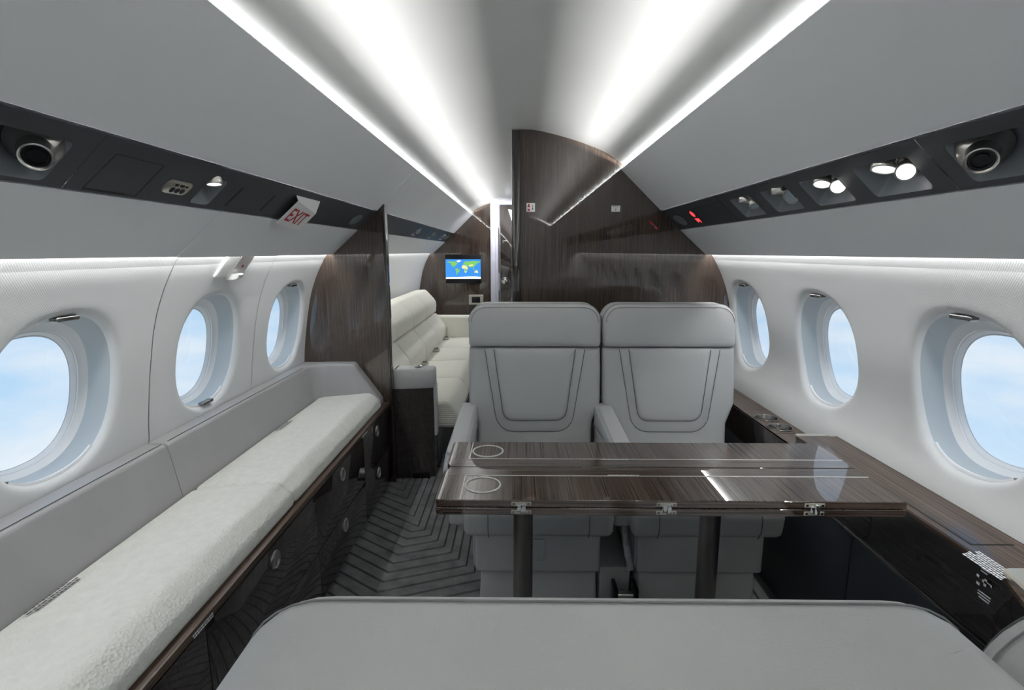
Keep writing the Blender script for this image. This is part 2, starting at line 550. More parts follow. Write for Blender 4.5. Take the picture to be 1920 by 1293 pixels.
for s in (-1, 1):
    side = 'left' if s < 0 else 'right'
    wl = thing('wall_' + side, 'white woven %s cabin side wall with oval windows' % side, 'wall', (0, 0, 0), kind='structure')
    P = PITCH[s]
    for yc in WIN[s]:
        y0, y1 = yc - P / 2, yc + P / 2
        per = 18
        rect = []
        for i in range(per): rect.append((y1, ZB0 + (ZB1 - ZB0) * i / per))
        for i in range(per): rect.append((y1 + (y0 - y1) * i / per, ZB1))
        for i in range(per): rect.append((y0, ZB1 + (ZB0 - ZB1) * i / per))
        for i in range(per): rect.append((y0 + (y1 - y0) * i / per, ZB0))
        angs = [math.atan2(z - ZC, y - yc) for y, z in rect]
        has_win = not (s < 0 and yc > 4.2) and not (s > 0 and yc > 5.0)
        NR = 7
        verts, faces = [], []
        groove = s < 0
        a0, b0, zc0, d0 = RINGS[0]
        for k in range(NR + 1):
            q = k / NR
            for (ry, rz), t in zip(rect, angs):
                u, w = sup(t, a0, b0)
                y = yc + u + (ry - yc - u) * q
                z = zc0 + w + (rz - zc0 - w) * q
                verts.append((s * XW[s](z), y, z))
        n = len(rect)
        for k in range(NR):
            for j in range(n):
                a, b = k * n + j, k * n + (j + 1) % n
                faces.append((a, b, b + n, a + n) if s > 0 else (a + n, b + n, b, a))
        if not has_win:
            faces.append(tuple(range(n)) if s < 0 else tuple(range(n))[::-1])
        # plain bands above and below the window zone
        for (z0, z1, nn) in ((ZB1, 1.42, 6), (0.0, ZB0, 8)):
            o0 = len(verts)
            for i in range(nn + 1):
                z = z0 + (z1 - z0) * i / nn
                for y in (y0, y1): verts.append((s * XW[s](z), y, z))
            for i in range(nn):
                q = o0 + i * 2
                faces.append((q, q + 1, q + 3, q + 2) if s < 0 else (q + 2, q + 3, q + 1, q))
        if groove:   # open seam between the panels
            for i, (vx, vy, vz) in enumerate(verts):
                if abs(vy - y0) < 1e-6: verts[i] = (vx, y0 + .0016, vz)
                if abs(vy - y1) < 1e-6: verts[i] = (vx, y1 - .0016, vz)
        # lip and first part of the reveal belong to the wall panel
        if has_win:
            o0 = len(verts)
            for rg in RINGS[1:5]: verts += win_ring(s, yc, *rg, angs)
            prev = 0
            for k in range(4):
                cur = o0 + k * n
                for j in range(n):
                    a, b = prev + j, prev + (j + 1) % n
                    c, d = cur + (j + 1) % n, cur + j
                    faces.append((a, d, c, b) if s > 0 else (b, c, d, a))
                prev = cur
        mesh('wall_panel', verts, faces, wall_fabric, wl, 40)
        if groove:
            mesh('panel_seam', [(s * (XW[s](z) + .0045), y, z) for z in [i * .05 for i in range(28)] for y in (y1 - .04, y1 + .04)], [(2 * i, 2 * i + 1, 2 * i + 3, 2 * i + 2) for i in range(27)], rubber, wl)
        if not has_win: continue
        wn += 1
        k = min(range(3), key=lambda q: abs(WIN[s][q + 6] - yc)) if abs(min((abs(WIN[s][q + 6] - yc) for q in range(3)))) < .01 else None
        if k is not None:
            wi = thing('window_%d' % wn, wlabels[(s, k)], 'window', (s * 1.14, yc, ZC - .2), kind='structure')
        else:
            zone = ('seen only as a reflection in the glossy wood', 'cabin windows out of direct view') 
            wi = thing('window_%d' % wn, 'oval cabin window ' + zone[0], 'window', (s * 1.14, yc, ZC - .2), group=zone[1], kind='structure')
        def ringset(nm, rr, m):
            R_ = [win_ring(s, yc, *rg, angs) for rg in rr]
            v = [p for r in R_ for p in r]
            f = []
            for i in range(len(R_) - 1):
                for j in range(n):
                    a, b = i * n + j, i * n + (j + 1) % n
                    f.append((a, a + n, b + n, b) if s > 0 else (b, b + n, a + n, a))
            return mesh(nm, v, f, m, wi, 30)
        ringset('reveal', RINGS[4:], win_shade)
        ringset('inner_frame', INNER, win_white)
        pane = win_ring(s, yc, .151, .164, .910, .1045, angs)
        mesh('pane', pane, [tuple(range(n)) if s < 0 else tuple(range(n))[::-1]], glass, wi, 0)
        # shade pull tab and the shade's lower track
        low = (s < 0 and k == 1)
        zt = (ZC - .196) if low else (ZC + .196)
        xt = XW[s](zt) + .010
        hb = bmesh.new()
        bm_box(hb, s * xt - .012, s * xt + .012, yc - .032, yc + .032, zt - .007, zt + .005, .004, 3)
        bmobj('shade_tab', hb, steel_dark, wi)
        tr = []
        for q in range(25):
            t = -PI / 2 - .62 + 1.24 * q / 24
            row = []
            for (da, dd) in ((.0, .026), (-.006, .024), (-.006, .018), (0, .016)):
                u, w_ = sup(t, .187 + da, .203 + da)
                zz = .921 + w_
                row.append((s * (XW[s](zz) + dd), yc + u, zz))
            tr.append(row)
        strip('shade_track', tr, win_white, wi)
    # wall run-out where no bay stands
    ya, yb = WIN[s][0] - P / 2, WIN[s][-1] + P / 2
    for (q0, q1) in ((YB, ya), (yb, YF)):
        if q1 - q0 > .01:
            rr = [[(s * XW[s](1.42 * i / 24), y, 1.42 * i / 24) for i in range(25)] for y in (q0, q1)]
            strip('wall_panel', rr if s < 0 else rr[::-1], wall_fabric, wl)

# ------------------------------------------------------------------ dividers and end walls
def section_half(s, x_in, z_top_fn, xo=.02, zlo=0):
    """outline of the cabin half section, inner edge at x_in (x positive outwards), walked from floor up"""
    pts = [(x_in, zlo)]
    for z in (0.0, .3, .5, .6, .65, .70, .75, .82, .90, .97, 1.03, 1.08, 1.12, 1.16, 1.20, 1.23, 1.262): pts.append((XW[s](z) + xo, z))
    pts += [(VB.x + .004, VB.y + .004), (PB.x + .004, PB.y + .004), (PA.x + .006, PA.y + .006)]
    return pts
def prism_y(name, pts, y0, y1, m, parent=None, s=1, r=.0):
    pts = ccw([(s * a, b) for a, b in pts])
    return slab(name, pts, [(0, y1), (0, y0 + r), (r, y0)] if r else [(0, y1), (0, y0)], lambda u, v, d: (u, d, v), m, parent, 30)
# left divider
pl = section_half(-1, .690, None)
pl += [(.690, PA.y + .006 + (.728 - .690) * (1.685 - 1.481) / (.728 - .515))]
dv = prism_y('wall_divider_left', pl, YP, YP + .04, wood_z, s=-1, r=.004)
tag(dv, 'glossy dark wood divider at the foot of the left bench', 'divider', kind='structure')
box('edge_post', -.700, -.684, YP - .006, YP + .046, 0, 1.515, wood_dk, dv, .003)
# right divider, up to the arched ceiling
pr_ = section_half(1, .0, None)
pr_ += [(CE.x + .003, CE.y + .003)] + [(x, CEIL(x) + .004) for x in (.53, .49, .448, .40, .34, .27, .206, .14, .073, .03, 0)]
dr = prism_y('wall_divider_right', pr_, YP, YP + .04, wood_z, s=1, r=.0)
tag(dr, 'tall glossy dark wood divider behind the twin grey seats', 'divider', kind='structure')
box('sliding_door_edge', -.034, .006, YP - .016, YP + .055, 0, 1.872, wood_dk, dr, .003)
box('edge_trim', .010, .013, YP - .004, YP + .002, 0, 1.86, black, dr, 0)
# far end wall
pe = section_half(-1, .312, None)
pe += [(CE.x + .003, CE.y + .003)] + [(x, CEIL(x) + .004) for x in (.53, .49, .448, .40, .34, .312)]
we = prism_y('wall_end', pe, YF - .04, YF, wood_z, s=-1)
tag(we, 'glossy dark wood end wall carrying the map screen', 'wall', kind='structure')
pe2 = [(-.312, 0), (-1.25, 0)]
xr = [(x, CEIL(abs(x)) + .004) for x in [-.312 + .05 * i for i in range(17)]]
lin = slab('lintel', ccw([(-.312, 1.80), (.60, 1.80)] + xr[::-1]), [(0, YF), (0, YF - .03)], lambda u, v, d: (u, d, v), lavender, we)
prr = section_half(1, .45, None) + [(CE.x + .003, CE.y + .003), (.45, 1.76)]
prism_y('end_panel', prr, YF - .03, YF, wood_z, we, s=1)
d1 = thing('door_1', 'open dark wood lavatory door in a cool white frame', 'door', (-.1, YF, 0), kind='structure')
box('door_frame', -.314, -.262, YF - .075, YF, 0, 1.80, lavender, d1, .004)
box('door_panel', -.262, -.200, YF - .01, YF + .02, 0, 1.80, lavender, d1, .002)
slab('panel_recess', [(-.226, 1.05), (-.200, .99), (-.200, 1.55), (-.226, 1.55)], [(0, YF - .009), (0, YF - .014)], lambda u, v, d: (u, d, v), psu_grey, d1)
slab('panel_recess', [(-.226, .20), (-.200, .20), (-.200, .89), (-.226, .83)], [(0, YF - .009), (0, YF - .014)], lambda u, v, d: (u, d, v), psu_grey, d1)
leaf = box('door_leaf', -.206, .45, YF - .065, YF - .03, 0, 1.792, wood_dk, d1, .003)
box('latch_slot', -.176, -.120, YF - .069, YF - .062, 1.375, 1.402, steel, leaf, .002)
box('latch_slot_hole', -.168, -.128, YF - .071, YF - .066, 1.381, 1.396, black, leaf, 0)
lathe('knob', [(0, .03), (.012, .03), (.022, .026), (.024, .018), (.016, .012), (.018, .010), (.038, .008), (.042, .003), (.042, 0), (0, 0)][::-1], (-.148, YF - .065, .955), (0, -1, 0), chrome, leaf)
box('edge_strip', -.214, -.204, YF - .068, YF - .028, 0, 1.55, steel, leaf, .002)
# rear end of the cabin, behind the camera
pb = section_half(1, 0, None) + [(CE.x + .003, CE.y + .003)] + [(x, CEIL(x) + .004) for x in (.53, .448, .34, .206, .073, 0)]
for s in (-1, 1):
    q = prism_y('wall_rear_left' if s < 0 else 'wall_rear_right', [(a + (.03 if a > .9 else 0), b) for a, b in pb], YB - .03, YB, panel_grey, s=s)
    tag(q, 'pale grey wall closing the %s half of the cabin rear' % ('left' if s < 0 else 'right'), 'wall', kind='structure')

# ------------------------------------------------------------------ service panels
def pm(s):
    es = Vector((s * (PB.x - PA.x), 0, PB.y - PA.y)).normalized()
    nn = Vector((s * es.z, 0, -abs(es.x)))
    A = Vector((s * PA.x, 0, PA.y))
    return lambda y, t, h=0.: A + Vector((0, y, 0)) + es * t + nn * h
PW = (PB - PA).length
def rrect(y0, y1, t0, t1, r, per=10):
    q = round_poly([(y0, t0), (y1, t0), (y1, t1), (y0, t1)], r, 5)
    out = []
    for i in range(len(q)):
        a, b = Vector(q[i]), Vector(q[(i + 1) % len(q)])
        m = max(1, int((b - a).length / .006))
        out += [tuple(a.lerp(b, k / m)) for k in range(m)]
    return out
def faceplate(s, name, label, y0, y1, wells, group=None, oval=None):
    """charcoal strip with lamp wells sunk into it; wells = [(ya, yb, ta, tb)]"""
    M = pm(s)
    root = thing(name, label, 'service panel', tuple(M((y0 + y1) / 2, PW / 2)), group)
    T0, T1 = .002, PW - .002
    v, f = [], []
    def quad(a, b, c, d):
        i = len(v)
        v.extend([M(*a), M(*b), M(*c), M(*d)])
        f.append((i, i + 1, i + 2, i + 3))
    cuts = sorted(wells)
    y = y0 + .0007
    for (ya, yb, ta, tb) in cuts:
        m0, m1 = ya - .012, yb + .012
        quad((y, T0), (m0, T0), (m0, T1), (y, T1))
        hole = rrect(ya, yb, ta, tb, .012)
        yc, tc_ = (ya + yb) / 2, (ta + tb) / 2
        def proj(p):
            dy, dt = p[0] - yc, p[1] - tc_
            k = min((((m1 - yc) if dy > 0 else (yc - m0)) / abs(dy)) if abs(dy) > 1e-9 else 9e9, (((T1 - tc_) if dt > 0 else (tc_ - T0)) / abs(dt)) if abs(dt) > 1e-9 else 9e9)
            return (yc + dy * k, tc_ + dt * k)
        ro = [proj(p) for p in hole]
        i0 = len(v); n = len(hole)
        v.extend(M(*p) for p in ro); v.extend(M(*p) for p in hole)
        for j in range(n): f.append((i0 + j, i0 + (j + 1) % n, i0 + n + (j + 1) % n, i0 + n + j))
        for cy, ct in ((m0, T0), (m1, T0), (m1, T1), (m0, T1)):    # the four corners
            j = max(range(n), key=lambda q: min(-abs(ro[q][0] - cy), 0) - abs(ro[q][1] - ct))
            for q in range(n):
                a, b = ro[q], ro[(q + 1) % n]
                if (abs(a[0] - cy) < 1e-6 and abs(b[1] - ct) < 1e-6) or (abs(b[0] - cy) < 1e-6 and abs(a[1] - ct) < 1e-6):
                    i = len(v); v.append(M(cy, ct)); f.append((i0 + q, i, i0 + (q + 1) % n))
        y = m1
    quad((y, T0), (y1 - .0007, T0), (y1 - .0007, T1), (y, T1))
    # returned edges
    for t in (T0, T1):
        i = len(v)
        v.extend([M(y0, t), M(y1, t), M(y1, t, -.02), M(y0, t, -.02)]); f.append((i, i + 1, i + 2, i + 3))
    bm = bmesh.new()
    bv = [bm.verts.new(p) for p in v]
    for q in f: bm.faces.new([bv[i] for i in q])
    bmesh.ops.remove_doubles(bm, verts=bm.verts[:], dist=1e-5)
    bmobj('faceplate', bm, psu_grey, root, 0)
    for (ya, yb, ta, tb) in cuts:
        hole = rrect(ya, yb, ta, tb, .012)
        yc, tc_ = (ya + yb) / 2, (ta + tb) / 2
        rr = []
        for (k, h, sh) in ((1.0, 0, 0), (.985, -.0025, 0), (.80, -.030, -.008), (.62, -.052, -.016), (.55, -.056, -.018)):
            rr.append([M(yc + (a - yc) * k, tc_ + (b - tc_) * k + sh, h) for a, b in hole])
        vv = [p for r in rr for p in r]; n = len(hole)
        ff = [(i * n + j, i * n + (j + 1) % n, (i + 1) * n + (j + 1) % n, (i + 1) * n + j) for i in range(4) for j in range(n)]
        ff.append(tuple(range(4 * n, 5 * n)))
        bm = bmesh.new(); bv = [bm.verts.new(p) for p in vv]
        for q in ff: bm.faces.new([bv[i] for i in q])
        bmobj('lamp_well', bm, well_grey, root, 40)
    # black backing
    i = [M(y0, -.006, -.062), M(y1, -.006, -.062), M(y1, PW + .006, -.062), M(y0, PW + .006, -.062)]
    mesh('backing', i, [(0, 1, 2, 3)], psu_line, root, 0)
    return root, M
def reading_lamp(root, p, d, r=.025, lit=True, ln=.034):
    d = Vector(d).normalized()
    body = lathe('reading_light', [(r * .45, -ln), (r * .8, -ln * .85), (r * .8, -ln * .5), (r * .95, -ln * .48), (r, -ln * .3), (r, -.001), (r * .95, .0012), (r * .82, .0012), (r * .78, -.003)], Vector(p), d, steel, root, 24)
    lathe('lens', [(r * .80, -.003), (r * .78, -.0008), (r * .4, .0004), (0.0005, .0008)], Vector(p), d, lamp_on if lit else lamp_off, body, 24)
    lathe('pivot', [(r * 1.25, -ln * 1.35), (r * 1.2, -ln * 1.1), (r * .9, -ln * .85), (r * .5, -ln * .8)], Vector(p), (d + Vector((0, 0, -.6))).normalized(), steel_dark, body, 20)
    return body
def gasper(root, p, d):
    d = Vector(d).normalized()
    b = lathe('air_nozzle', [(.040, -.050), (.039, -.046), (.033, -.038), (.028, -.030), (.0245, -.026), (.0235, -.004), (.0232, 0), (.021, .001), (.019, -.001), (.018, -.008)], Vector(p), d, steel, root, 32)
    lathe('nozzle_core', [(.0188, -.012), (.0188, -.004), (.015, -.004), (.015, -.007), (.011, -.007), (.011, -.003), (.004, -.003), (.0005, -.003)], Vector(p), d, black, b, 24)
def line_on(root, M, a, b, w=.0022, nm='seam', m=None, h=.0006):
    a, b = Vector(a), Vector(b)
    t = (b - a).normalized(); n = Vector((-t.y, t.x)) * w / 2
    q = [a + n, b + n, b - n, a - n]
    v = [M(p.x, p.y, h) for p in q] + [M(p.x, p.y, -.003) for p in q]
    mesh(nm, v, [(0, 1, 2, 3), (0, 4, 5, 1), (1, 5, 6, 2), (2, 6, 7, 3), (3, 7, 4, 0)], m or psu_line, root, 0)
def oval_on(root, M, yc, tc_, ry, rt, nm='speaker_grille', m=None):
    pts = [(yc + ry * math.cos(2 * PI * k / 28) - .010 * math.sin(2 * PI * k / 28), tc_ + rt * math.sin(2 * PI * k / 28)) for k in range(28)]
    slab(nm, pts, [(0, 0), (0, .0010), (.003, .0016)], lambda u, v_, d: M(u, v_, d), m or well_spk, root)
well_spk = mat('grey speaker cloth', (.15, .16, .17), .7, bump=('cells', 900, .0004))

# right: main panel with four pairs of lamps
root, M = faceplate(1, 'service_panel', 'charcoal overhead strip with four lamp wells, right of the twin seats', 1.024, YP, [(1.072, 1.242, .033, .122), (1.312, 1.472, .033, .122), (1.543, 1.700, .033, .122), (1.778, 1.938, .033, .122)])
for p, d, r, lit in (((1.163, .056, -.006), (-.25, -.15, -1), .0255, True), ((1.098, .066, .004), (-.55, -.75, -.45), .0195, True),
                     ((1.395, .058, -.006), (-.30, -.30, -1), .0225, True), ((1.330, .070, .002), (-.55, -.70, -.50), .0195, True),
                     ((1.607, .056, -.004), (.10, .10, -1), .025, False), ((1.556, .070, .003), (-.65, -.30, -.45), .024, False),
                     ((1.845, .058, -.002), (.05, -.05, -1), .022, False), ((1.795, .078, .003), (-.2, -.5, -.9), .019, False)):
    reading_lamp(root, M(*p), d, r, lit)
oval_on(root, M, 2.62, .079, .066, .034)
line_on(root, M, (2.018, .008), (2.018, .133)); line_on(root, M, (2.018, .030), (2.34, .030), .0015)
slab('sign_window', [(2.352, .034), (2.424, .034), (2.424, .120), (2.352, .120)], [(0, 0), (0, .0012)], lambda u, v_, d: M(u, v_, d), black, root)
lathe('seat_belt_symbol', [(.017, 0), (.017, .0008), (.0005, .0010)], M(2.388, .058, .0012), M(0, 0, 1) - M(0, 0, 0), red_led, root, 18)
slab('no_smoking_symbol', [(2.366, .088), (2.412, .084), (2.408, .110), (2.388, .100), (2.372, .112)], [(0, .0012), (0, .002)], lambda u, v_, d: M(u, v_, d), red_led, root)
root, M = faceplate(1, 'service_panel', 'charcoal overhead strip with air nozzle above the wide ledge', -.6, 1.024, [(.826, .982, .031, .122)])
gasper(root, M(.921, .070, .012), (-.55, -.62, -.56))
root, M = faceplate(1, 'service_panel', 'plain charcoal overhead strip behind the seats, right', YB, -.6, [], )
root, M = faceplate(1, 'service_panel', 'plain charcoal overhead strip in the rear sofa zone, right', YP + .04, YF - .03, [])
# left: panels above the bench
root, M = faceplate(-1, 'service_panel', 'charcoal overhead strip with single lamp, switch plate and two slots', .970, YP, [(1.330, 1.408, .038, .124)])
reading_lamp(root, M(1.352, .052, .004), (.12, -.1, -1), .019, True, .034)
for a, b in (((1.490, .046), (1.484, .116)), ((1.685, .046), (1.679, .114))): line_on(root, M, a, b, .008, 'slot')
for a, b in (((1.020, .036), (1.154, .036)), ((1.154, .036), (1.150, .129)), ((1.150, .129), (1.012, .129)), ((1.012, .129), (1.020, .036))): line_on(root, M, a, b, .0012, 'hatch_seam')
line_on(root, M, (1.012, .1285), (1.12, .1285), .004, 'hatch_grip')
oval_on(root, M, 2.58, .076, .060, .033)
plate = slab('jack_plate', round_poly([(1.205, .066), (1.292, .066), (1.286, .104), (1.199, .104)], .014), [(0, 0), (0, .003), (.003, .0045)], lambda u, v_, d: M(u, v_, d), beige_metal, root)
for i in range(3): lathe('jack_socket', [(.0075, .0042), (.0075, .0054), (.0005, .0056)], M(1.229 + .018 * i, .092, 0), M(0, 0, 1) - M(0, 0, 0), black, plate, 14)
for i, w in enumerate((.010, .014, .008)): slab('jack_button', [(1.226 + .018 * i, .073), (1.226 + .018 * i + w, .073), (1.226 + .018 * i + w, .079), (1.226 + .018 * i, .079)], [(0, .004), (0, .006)], lambda u, v_, d: M(u, v_, d), black if i < 2 else chrome, plate)
root, M = faceplate(-1, 'service_panel', 'charcoal overhead strip with air nozzle above the near bench bolster', -.6, .970, [(.778, .925, .034, .126)])
gasper(root, M(.866, .070, .012), (.55, -.62, -.56))
root, M = faceplate(-1, 'service_panel', 'plain charcoal overhead strip behind the bench, left', YB, -.6, [])
root, M = faceplate(-1, 'service_panel', 'charcoal overhead strip with three lamp wells above the ivory sofa', YP + .04, YF - .04, [(4.02, 4.20, .035, .120), (4.74, 4.92, .035, .120), (5.40, 5.62, .035, .120)])
for y in (4.10, 4.82, 5.46, 5.55): reading_lamp(root, M(y, .065, .006), (.5, -.6, -.6), .022, False)
for y in (4.56,): line_on(root, M, (y, .04), (y, .118), .008, 'slot')
oval_on(root, M, 5.83, .078, .075, .034)

# exit sign: bent white plate hung over the left strip, print facing the cabin
Mx = pm(-1)
ex = thing('exit_sign', 'white plate with red EXIT lettering hung on the left overhead strip', 'sign', tuple(Mx(1.9, .09, .02)))
q = [Mx(1.808, .024, .003), Mx(2.016, .024, .003), Mx(2.016, .060, .026), Mx(2.014, .158, .020), Mx(1.798, .140, .020), Mx(1.806, .050, .024)]
nrm = (q[4] - q[3]).cross(q[5] - q[3]).normalized()
if nrm.dot(Mx(0, 0, 1) - Mx(0, 0, 0)) < 0: nrm = -nrm
c0, c1, c2, c3 = Mx(1.806, .034, .022), Mx(2.018, .070, .022), Mx(2.014, .160, .022), Mx(1.797, .139, .022)
pv = [c0, c1, c2, c3, Mx(2.016, .026, .004), Mx(1.808, .026, .004)]
up_ = Mx(0, 0, 1) - Mx(0, 0, 0)
pv2 = pv + [p - up_ * .004 for p in pv]
bm = bmesh.new(); bv = [bm.verts.new(p) for p in pv2]
for f_ in ((0, 1, 2, 3), (0, 5, 4, 1), (9, 8, 7, 6), (7, 10, 11, 6), (2, 8, 9, 3), (3, 9, 6, 0), (1, 7, 8, 2), (4, 10, 7, 1), (5, 11, 10, 4), (0, 6, 11, 5)): bm.faces.new([bv[i] for i in f_])
bmobj('sign_plate', bm, white_p, ex, 20)
rt = Mx(1.95, .129, 0) - Mx(1.85, .118, 0)
dn = Mx(1.90, .150, 0) - Mx(1.905, .050, 0)
text('lettering', 'EXIT', .080, Mx(1.898, .103, .0226), rt, -dn, red_ink, ex, bold=.0012)

# release cover with pull lettering above the second left window
er = thing('exit_release_cover', 'white emergency release cover with red pull lettering above left window', 'release handle', (-1.03, 1.89, 1.17))
def wl_pt(y, z, h): return (-(XW[-1](z) - h), y, z)
slab('cover', round_poly([(1.775, 1.188), (1.955, 1.188), (1.985, 1.275), (1.805, 1.275)], .008), [(0, -.004), (0, .007), (.004, .010)], lambda u, v_, d: wl_pt(u, v_, d), white_p, er)
slab('label_plate', [(1.862, 1.214), (1.952, 1.214), (1.972, 1.272), (1.884, 1.272)], [(0, .009), (0, .013), (.001, .014)], lambda u, v_, d: wl_pt(u, v_, d), mat('pale pink placard', (.72, .66, .66), .5), er)
for tx, zz in (('PULL HERE', 1.254), ('TO OPEN', 1.239)):
    p = Vector(wl_pt(1.917 + (zz - 1.24) * .3, zz, .0152))
    text('placard_lettering', tx, .013, p, (0, 1, 0), Vector(wl_pt(0, 1.27, .023)) - Vector(wl_pt(0, 1.22, .023)), red_ink, er)
slab('arrow', [(1.908, 1.226), (1.916, 1.219), (1.924, 1.226), (1.916, 1.231)], [(0, .013), (0, .0155)], lambda u, v_, d: wl_pt(u, v_, d), red_ink, er)
slab('handle_lip', round_poly([(1.862, 1.176), (1.902, 1.176), (1.914, 1.200), (1.872, 1.200)], .004), [(0, 0), (0, .030), (.006, .038)], lambda u, v_, d: wl_pt(u, v_, d), white_p, er)

# ------------------------------------------------------------------ storage bench along the left wall
cb = thing('storage_bench', 'long dark glossy wood storage bench with round latches along left wall', 'cabinet', (-.92, 1.1, 0))
YC0, YC1 = -.9, 2.745
bm = bmesh.new()
bm_box(bm, -1.10, -.716, YC0, YC1, .05, .452, .002)
bmobj('body', bm, wood_dk, cb)
box('plinth', -1.10, -.738, YC0, YC1, .0, .05, black, cb, .001)
box('top_rail', -1.12, -.699, YC0, YC1, .452, .472, wood_ledge, cb, .003)
cuts = [YC0, .40, 1.037, 1.68, 2.246, YC1]
for i, (a, b) in enumerate(zip(cuts, cuts[1:])):
    for (z0, z1, zh) in ((.236, .449, .402), (.045, .233, .184)):
        d = box('cabinet_door', -.716, -.700, a + .0015, b - .0015, z0, z1, wood_dk, cb, .0015)
        yh = {2: 1.368, 3: 1.955, 4: 2.468}.get(i, (a + b) / 2)
        if i >= 1:
            k = lathe('latch', [(.027, 0), (.027, .003), (.024, .005), (.0225, .004), (.020, .0015), (.0005, .0012)], (-.700, yh, zh), (1, 0, 0), steel, d, 28)
            if hasattr(k, 'data'):
                sl = box('latch_bar', -.6995, -.6955, yh - .0035, yh + .0035, zh - .020, zh + .020, chrome, d, .001)
dashes('printed_notice', (-.6985, .985, .459), (0, 1, 0), (0, 0, 1), .085, 2, .0042, white_ink, cb, 3)
dashes('printed_notice', (-.6985, 2.22, .459), (0, 1, 0), (0, 0, 1), .09, 2, .004, white_ink, cb, 4)

def cushion(name, label, y0, y1):
    o = thing(name, label, 'cushion', (-.88, (y0 + y1) / 2, .472))
    sec = round_poly([(-1.044, .472), (-.716, .472), (-.726, .512), (-.772, .552), (-1.01, .530), (-1.048, .522)], [.006, .012, .03, .045, .02, .01], 6)
    sec = ccw(sec)
    cx = (-.88, .50)
    rr = []
    for y, ins in ((y0, .016), (y0 + .003, .008), (y0 + .010, .002), (y0 + .02, 0)): rr.append([(a, y, b) for a, b in inset(sec, ins)])
    n = 6
    for i in range(1, n): rr.append([(a, y0 + .02 + (y1 - y0 - .04) * i / n, b) for a, b in sec])
    for y, ins in ((y1 - .02, 0), (y1 - .010, .002), (y1 - .003, .008), (y1, .016)): rr.append([(a, y, b) for a, b in inset(sec, ins)])
    loft('seat_pad', rr, cream, o, smooth=50)
    return o
c1 = cushion('bench_cushion', 'cream textured bench cushion by the near bolster, printed tag at its back', YC0, 1.570)
dashes('printed_tag', (-1.028, .955, .5315), (0, 1, 0), (-1, 0, -.1), .14, 3, .006, dark_ink, c1, 7)
c2 = cushion('bench_cushion', 'cream textured bench cushion ending at the left wood divider', 1.570, 2.652)
dashes('printed_tag', (-1.028, 2.10, .5315), (0, 1, 0), (-1, 0, -.1), .13, 3, .006, dark_ink, c2, 8)

def bolster_ring(px, py, nx, ny, h):
    """cross-section at plan point on the wall side; n points into the cabin; h = height of its top above .49"""
    sec = round_poly([(0, .47), (.105, .47), (.098, .49), (.062, .49 + h), (.0, .49 + h)], [0, 0, .004, min(.018, h * .3), .004], 5)
    return [(px + nx * a, py + ny * a, b) for a, b in sec]
b1 = thing('bench_bolster', 'grey leather bench bolster under the near left window', 'bolster', (-1.09, .3, .47))
rr = [bolster_ring(-1.146, y, 1, 0, h) for y, h in [(YC0, .205)] + [(YC0 + (1.521 - YC0) * i / 8, .205) for i in range(1, 8)] + [(1.512, .205), (1.519, .202), (1.5215, .195)]]
loft('bolster_body', rr, leather_taupe, b1, smooth=40)
tube('stitch_line', [(-1.093, YC0 + .05, .6958), (-1.093, 1.51, .6958)], 0.0009, seam_grey, b1, 6)
b2 = thing('bench_bolster', 'grey leather bench bolster curving round to the left wood divider', 'bolster', (-1.09, 2.1, .47))
rr = [bolster_ring(-1.146, y, 1, 0, h) for y, h in ((1.5245, .195), (1.527, .202), (1.534, .205))]
R0 = .15
cxr, cyr = -1.146 + R0, YP - .002 - R0
for i in range(1, 9): rr.append(bolster_ring(-1.146, 1.534 + (cyr - 1.534) * i / 8, 1, 0, .205))
for i in range(1, 11):
    a = PI - (PI / 2) * i / 10
    # plan corner kept square at the wall, rounded inside
    rr.append(bolster_ring(cxr + R0 * math.cos(a), cyr + R0 * math.sin(a), -math.cos(a), -math.sin(a), .205))
for xx in (-.95, -.90, -.880): rr.append(bolster_ring(xx, YP - .002, 0, -1, .205))
for xx in (-.868, -.85, -.82, -.79, -.76, -.735): rr.append(bolster_ring(xx, YP - .002, 0, -1, max(.004, .205 * (1 - ((-.872 - xx) / (-.872 + .728))))))
loft('bolster_body', rr, leather_taupe, b2, smooth=40)
slab('corner_fill', [(-1.150, YP - .17), (-1.146, YP - .17)] + [(cxr + R0 * math.cos(PI - PI / 2 * i / 8), cyr + R0 * math.sin(PI - PI / 2 * i / 8)) for i in range(1, 9)] + [(-.98, YP - .001), (-1.150, YP - .001)], [(0, .47), (0, .689), (.002, .692)], lambda u, v_, d: (u, v_, d), leather_taupe, b2)
tube('stitch_line', [(-1.093, 1.54, .6958), (-1.093, 2.58, .6958)], 0.0009, seam_grey, b2, 6)

